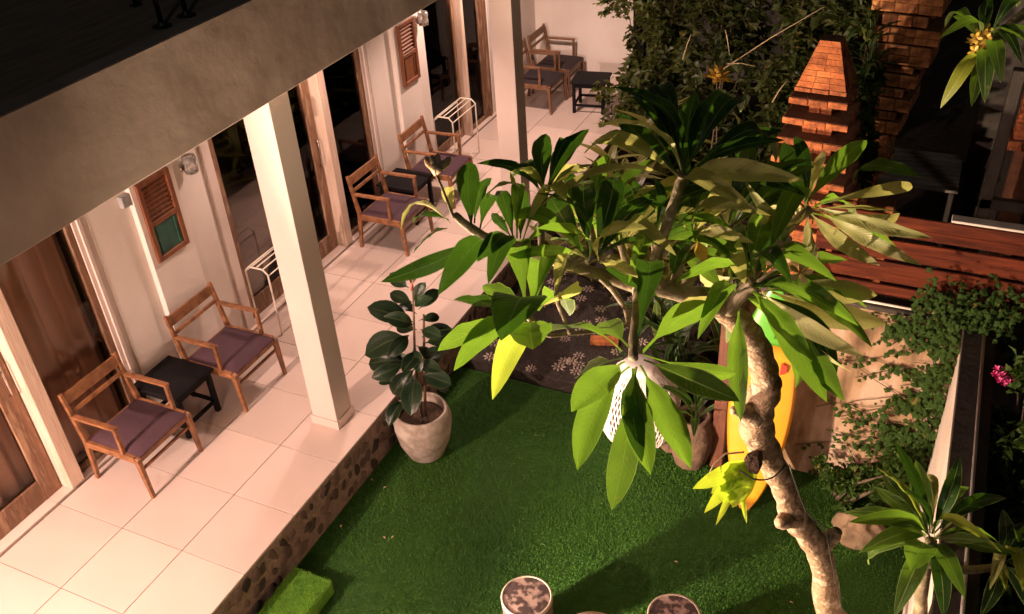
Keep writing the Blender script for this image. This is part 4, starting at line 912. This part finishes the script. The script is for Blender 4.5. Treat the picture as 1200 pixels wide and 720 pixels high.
# ================================================================== SHRUBS, VINES, BED PLANTS
def leafy(clumps, size, seed, up=.4):
    """clumps: (centre, radius xyz, count) ; many folded leaf-sized faces spread through a crown"""
    rs = random.Random(seed); mb = MB()
    for c, r, n_ in clumps:
        c = Vector(c); sub = [Vector((rs.gauss(0,.5)*r[0], rs.gauss(0,.5)*r[1], rs.gauss(0,.5)*r[2])) for _ in range(max(3, n_//45))]
        for _ in range(n_):
            s_ = rs.choice(sub); p = c + s_ + Vector((rs.gauss(0,.13)*r[0], rs.gauss(0,.13)*r[1], rs.gauss(0,.13)*r[2]))
            if p.z < LZ: p.z = LZ+rs.uniform(0,.2)
            L = size*rs.uniform(.6, 1.3); d = Vector((rs.gauss(0,1), rs.gauss(0,1), rs.gauss(-.1,.6))).normalized()
            nrm = Vector((rs.gauss(0,.6), rs.gauss(0,.6), 1)); x = d.cross(nrm)
            if x.length < .05: continue
            x.normalize(); z = x.cross(d); w_ = L*rs.uniform(.24, .36)
            mb.add([p, p+d*L*.5+x*w_+z*w_*.4, p+d*L-z*L*.1, p+d*L*.5-x*w_+z*w_*.4, p+d*L*.5], [(0,1,4),(1,2,4),(2,3,4),(3,0,4)], [(.5,0),(1,.5),(.5,1),(0,.5),(.5,.5)])
    return mb
def shrub(name, loc, label, clumps, size, material, seed, stems=5, cat='shrub'):
    s = thing(name, loc, label, cat); rs = random.Random(seed+50)
    mb = leafy(clumps, size, seed); iv = Vector(loc); mb.v = [tuple(Vector(v)-iv) for v in mb.v]
    mb.build('crown', material, s)
    for k in range(stems):
        c, r, n_ = clumps[k % len(clumps)]
        e = Vector(c)+Vector((rs.uniform(-.6,.6)*r[0], rs.uniform(-.6,.6)*r[1], rs.uniform(.2,.9)*r[2]))-iv; m_ = e*.5+Vector((rs.uniform(-.12,.12), rs.uniform(-.12,.12), 0))
        MB().tube([(rs.uniform(-.08,.08), rs.uniform(-.08,.08), 0), m_, e], [.022, .014, .005], 6, .2).build('stem', 'twig', s, True)
    return s
shrub('hedge_shrub', (-3.55, 11.6, LZ), 'dense olive green shrub brushing against the end wall', [((-3.55,11.4,.3),(.42,.6,.7),1500),((-3.5,11.7,1.2),(.45,.6,.6),1400),((-3.9,11.9,1.0),(.16,.3,.5),350),((-3.3,11.5,2.1),(.5,.6,.5),700)], .13, 'leaf_hedge', 1, 7)
shrub('hedge_shrub', (-2.6, 11.2, LZ), 'tall dark olive shrub in the middle of the hedge behind the yellow flower', [((-2.65,11.0,.2),(.6,.6,.8),1500),((-2.5,11.2,1.3),(.6,.6,.7),1500),((-2.4,11.4,2.2),(.6,.6,.5),700)], .14, 'leaf_hedge', 2, 8)
shrub('hedge_shrub', (-1.6, 10.9, LZ), 'dark shrub between the hedge and the brick shrine tower', [((-1.7,10.6,.4),(.6,.6,.8),1400),((-1.5,10.9,1.4),(.6,.6,.8),1500),((-1.2,11.0,2.2),(.6,.5,.5),1000)], .14, 'leaf_hedge', 3, 8)
tw = thing('bare_twigs', (-2.3, 9.6, LZ), 'long bare pale twigs crossing in front of the hedge', 'twigs')
for a, b_ in (((846,82,9.6),(966,8,9.2)),((852,75,9.6),(885,78,9.5)),((800,70,10),(810,40,10)),((850,35,10),(855,65,10)),((905,120,9),(922,95,9))):
    p, q = py_(*a), py_(*b_); MB().tube([p-tw.location, (p+q)/2-tw.location+Vector((0,0,.02)), q-tw.location], [.008, .006, .003], 5, .2).build('twig', 'petal_dry', tw, True)
MB().tube([(0,0,0), py_(846,82,9.6)-tw.location], [.015, .008], 6).build('stem', 'twig', tw, True)
yf = thing('yellow_bloom', (-2.1, 9.05, PZ), 'single orange yellow bloom rising in front of the hedge', 'flower')
pf = py_(840, 97, 9.0)
MB().tube([(0,0,0), (pf-yf.location)*.5+Vector((.06,0,0)), pf-yf.location], [.012, .01, .007], 6).build('stem', 'twig', yf, True)
PB = [leaf_mesh('petal', 'leaf_orange', .34, .1, .3, peak=.5, stalk=0) for _ in range(2)]
for k in range(16):
    a = k*2.4; el = .1+1.2*k/16; put_leaf(random.choice(PB), pf, pf+Vector((math.cos(a)*math.cos(el), math.sin(a)*math.cos(el), math.sin(el)))*.18, (0,0,1), yf, 1).name = 'petal'
# strap-leaved bed plants
ST = [leaf_mesh('leaf', 'leaf_strap', .12, a, .3, peak=.4, stalk=.0, wave=.1, seed=i, n=9) for i, a in enumerate((.12,.22,.3,.4))]
STD = [leaf_mesh('leaf', 'leaf_dark', .12, a, .3, peak=.4, stalk=.0, wave=.1, seed=i, n=9) for i, a in enumerate((.12,.22,.3,.4))]
def strap(x, y, z, n_, L, label, meshes=ST, spread=1.0, cat='plant'):
    s = thing('strap_leaf_plant', (x, y, z), label, cat, group='strap leaved bed plants')
    for k in range(n_):
        a = k*2.399+random.uniform(-.3,.3); el = 1.35-1.0*spread*(k/n_)+random.uniform(-.1,.1); l_ = L*random.uniform(.7,1.1)
        b0 = Vector((x, y, z))+Vector((math.cos(a), math.sin(a), 0))*.02
        put_leaf(random.choice(meshes), b0, b0+Vector((math.cos(a)*math.cos(el), math.sin(a)*math.cos(el), math.sin(el)))*l_, (0,0,1), s, random.uniform(.9,1.3))
    return s
for (x, y, n_, L, lab) in ((-3.25,8.0,22,.75,'pale strap leaved plant closest to the terrace edge'),(-2.75,8.3,24,.85,'pale strap leaved plant behind the pebble path'),(-2.3,7.9,20,.7,'pale strap leaved plant behind the loose brick'),
    (-3.0,9.0,22,.95,'tall strap leaved plant by the hedge foot'),(-2.2,8.8,22,.9,'tall strap leaved plant below the yellow bloom'),(-3.45,9.6,20,.9,'strap leaved plant near the second column'),(-1.75,8.3,20,.8,'strap leaved plant left of the shrine foot'),(-3.1,10.4,20,1.1,'strap leaved plant in front of the end wall shrub')):
    strap(x, y, PZ-.02, n_, L, lab)
strap(-1.75, 6.75, LZ, 20, .7, 'dark strap leaved plant behind the woven lantern', STD); strap(-1.32, 5.75, LZ+.50, 12, .45, 'dark strap leaved plant growing in the stone vase', STD, 1.2)
strap(-2.1, 7.2, PZ, 18, .6, 'dark strap leaved plant on the path behind the lantern', STD); strap(-1.2, 6.7, LZ, 20, .9, 'dark strap leaved plant behind the timber post', STD)
for (px_0, py_0, yv, n_, lab) in ((1016,48,9.12,16,'small drooping plant on the upper ledge of the brick gate'),(1020,82,9.10,18,'small drooping plant on the lower ledge of the brick gate')):
    p = py_(px_0, py_0, yv); strap(p.x, p.y, p.z, n_, .42, lab, STD, 1.5)
# shrub at the foot of the garden wall and ferns
shrub('shrine_shrub', (-.62, 8.9, LZ), 'dark leafy shrub between the shrine tower and the brick gate', [((-.62,8.7,1.2),(.12,.15,.6),500),((-.7,9.0,1.9),(.12,.15,.3),300)], .12, 'leaf_vine', 31, 4)
shrub('wall_foot_shrub', (-.12, 5.72, LZ), 'dark leafy shrub at the foot of the plaster wall', [((-.12,5.75,-.2),(.22,.12,.22),700),((.2,5.7,-.1),(.2,.14,.3),700)], .06, 'leaf_vine', 7, 4)
rk_ = link('rock', rock_mesh('rock', (.16,.14,.17), 'rock', 7.7, .6)); rk_.location = (.08, 5.42, LZ+.10); tag(rk_, 'pale brown rock beside the young frangipani', 'rock')
# climbing vine
vn = thing('climbing_vine', (.30, 5.955, LZ), 'green climbing fig spreading over the plaster wall', 'vine')
mb = MB(); rs = random.Random(21)
def vleaf(p, L):
    d = Vector((rs.gauss(0,.6), rs.gauss(-.15,.2), -.6+rs.gauss(0,.5))).normalized(); nrm = Vector((rs.gauss(0,.35), -1, .5+rs.gauss(0,.3))); x = d.cross(nrm).normalized(); w_ = L*.42; z = x.cross(d)
    mb.add([p, p+d*L*.35+x*w_, p+d*L, p+d*L*.35-x*w_, p+d*L*.4+z*.1*L], [(0,1,4),(1,2,4),(2,3,4),(3,0,4)], [(.5,0),(1,.4),(.5,1),(0,.4),(.5,.4)])
def vstrand(x, z, dx, dz, n_):
    p = Vector((x, 5.955, z)); path_ = [p.copy()]
    for k in range(n_):
        dz += rs.gauss(0, .22)-.12*(p.z-.45)*(.3); dz = max(-1.2, min(1.2, dz)); st = .045
        p = p+Vector((dx*st, 0, dz*st*.55)); p.z = max(-.35, min(1.26, p.z)); p.x = max(-.62, min(.45, p.x)); p.y = 5.950-.03*max(0, noise.noise(p*5)); path_.append(p.copy())
        m_ = 2 if rs.random() < .65 else 1
        if rs.random() < 1-.5*k/n_:
            for _ in range(m_+(2 if k < n_*.4 else 0)): vleaf(p+Vector((rs.gauss(0,.018), -rs.random()*.05, rs.gauss(0,.022)))-vn.location, rs.uniform(.028, .08)*(1-.35*k/n_))
    MB().tube([q-vn.location for q in path_], .003, 5).build('stem', 'twig', vn)
for _ in range(34): vstrand(rs.uniform(.30, .45), rs.uniform(-.3, 1.22), -1, rs.uniform(-.8, .8), rs.randint(4, 19))
for _ in range(9): vstrand(rs.uniform(-.2, .45), -.4, rs.uniform(-.5,.1), 1.2, rs.randint(6, 14))
for _ in range(8): vstrand(rs.uniform(.0, .45), 1.25, rs.uniform(-.6,.1), -1, rs.randint(4, 9))
for _ in range(300): vleaf(Vector((.45-abs(rs.gauss(0,.10)), 5.93-rs.random()*.06, rs.uniform(-.3, 1.25)))-vn.location, rs.uniform(.03,.08))
for _ in range(500):  # over the fence foot and corner
    vleaf(Vector((rs.uniform(.1, .75), 5.93+rs.gauss(0,.06), 1.33+abs(rs.gauss(0,.13))))-vn.location, rs.uniform(.03,.06))
mb.build('foliage', 'leaf_vine', vn)
MB().tube([(.12, 0, 0), (.12, 0, .6), (.10, 0, 1.7)], .012, 6).build('stem', 'twig', vn)
# growth beyond the side wall
shrub('bougainvillea', (1.0, 5.5, LZ), 'dark bougainvillea with one magenta flower cluster beyond the side wall', [((.95,5.4,.6),(.25,.5,.5),1500),((.9,5.0,1.2),(.2,.6,.3),900),((1.2,6.0,1.1),(.4,.4,.4),900)], .075, 'leaf_vine', 9, 6)
bg_ = bpy.data.objects['bougainvillea']
for _ in range(26):
    p = pz(1176+random.gauss(0,5), 440+random.gauss(0,5), 1.42); put_flower('petal_pink', p, .022, bg_, (random.uniform(-1,1), -.6, .8))
shrub('side_shrub', (1.05, 4.2, LZ), 'dark shrub beyond the lower end of the side wall', [((.95,4.2,.7),(.22,.6,.5),1500),((1.0,3.7,1.1),(.25,.5,.3),1000)], .09, 'leaf_vine', 12, 6)
# litter on the turf
LT = leaf_mesh('fallen_leaf', 'petal_dry', .4, .15, .3); LT.materials[0] = MATS['petal_dry']
for i, (x, y) in enumerate(((930,708),(437,564),(449,573),(402,615),(462,628),(452,632),(795,660),(350,652))):
    p = pz(x, y, LZ+.014); a = random.uniform(0, 6.28); o = link('fallen_petal', LT); o.location = p; o.rotation_euler = (0, 0, a); o.scale = (.035,)*3
    tag(o, 'tiny pale fallen petal lying on the green turf', 'petal', 'fallen petals on the turf')
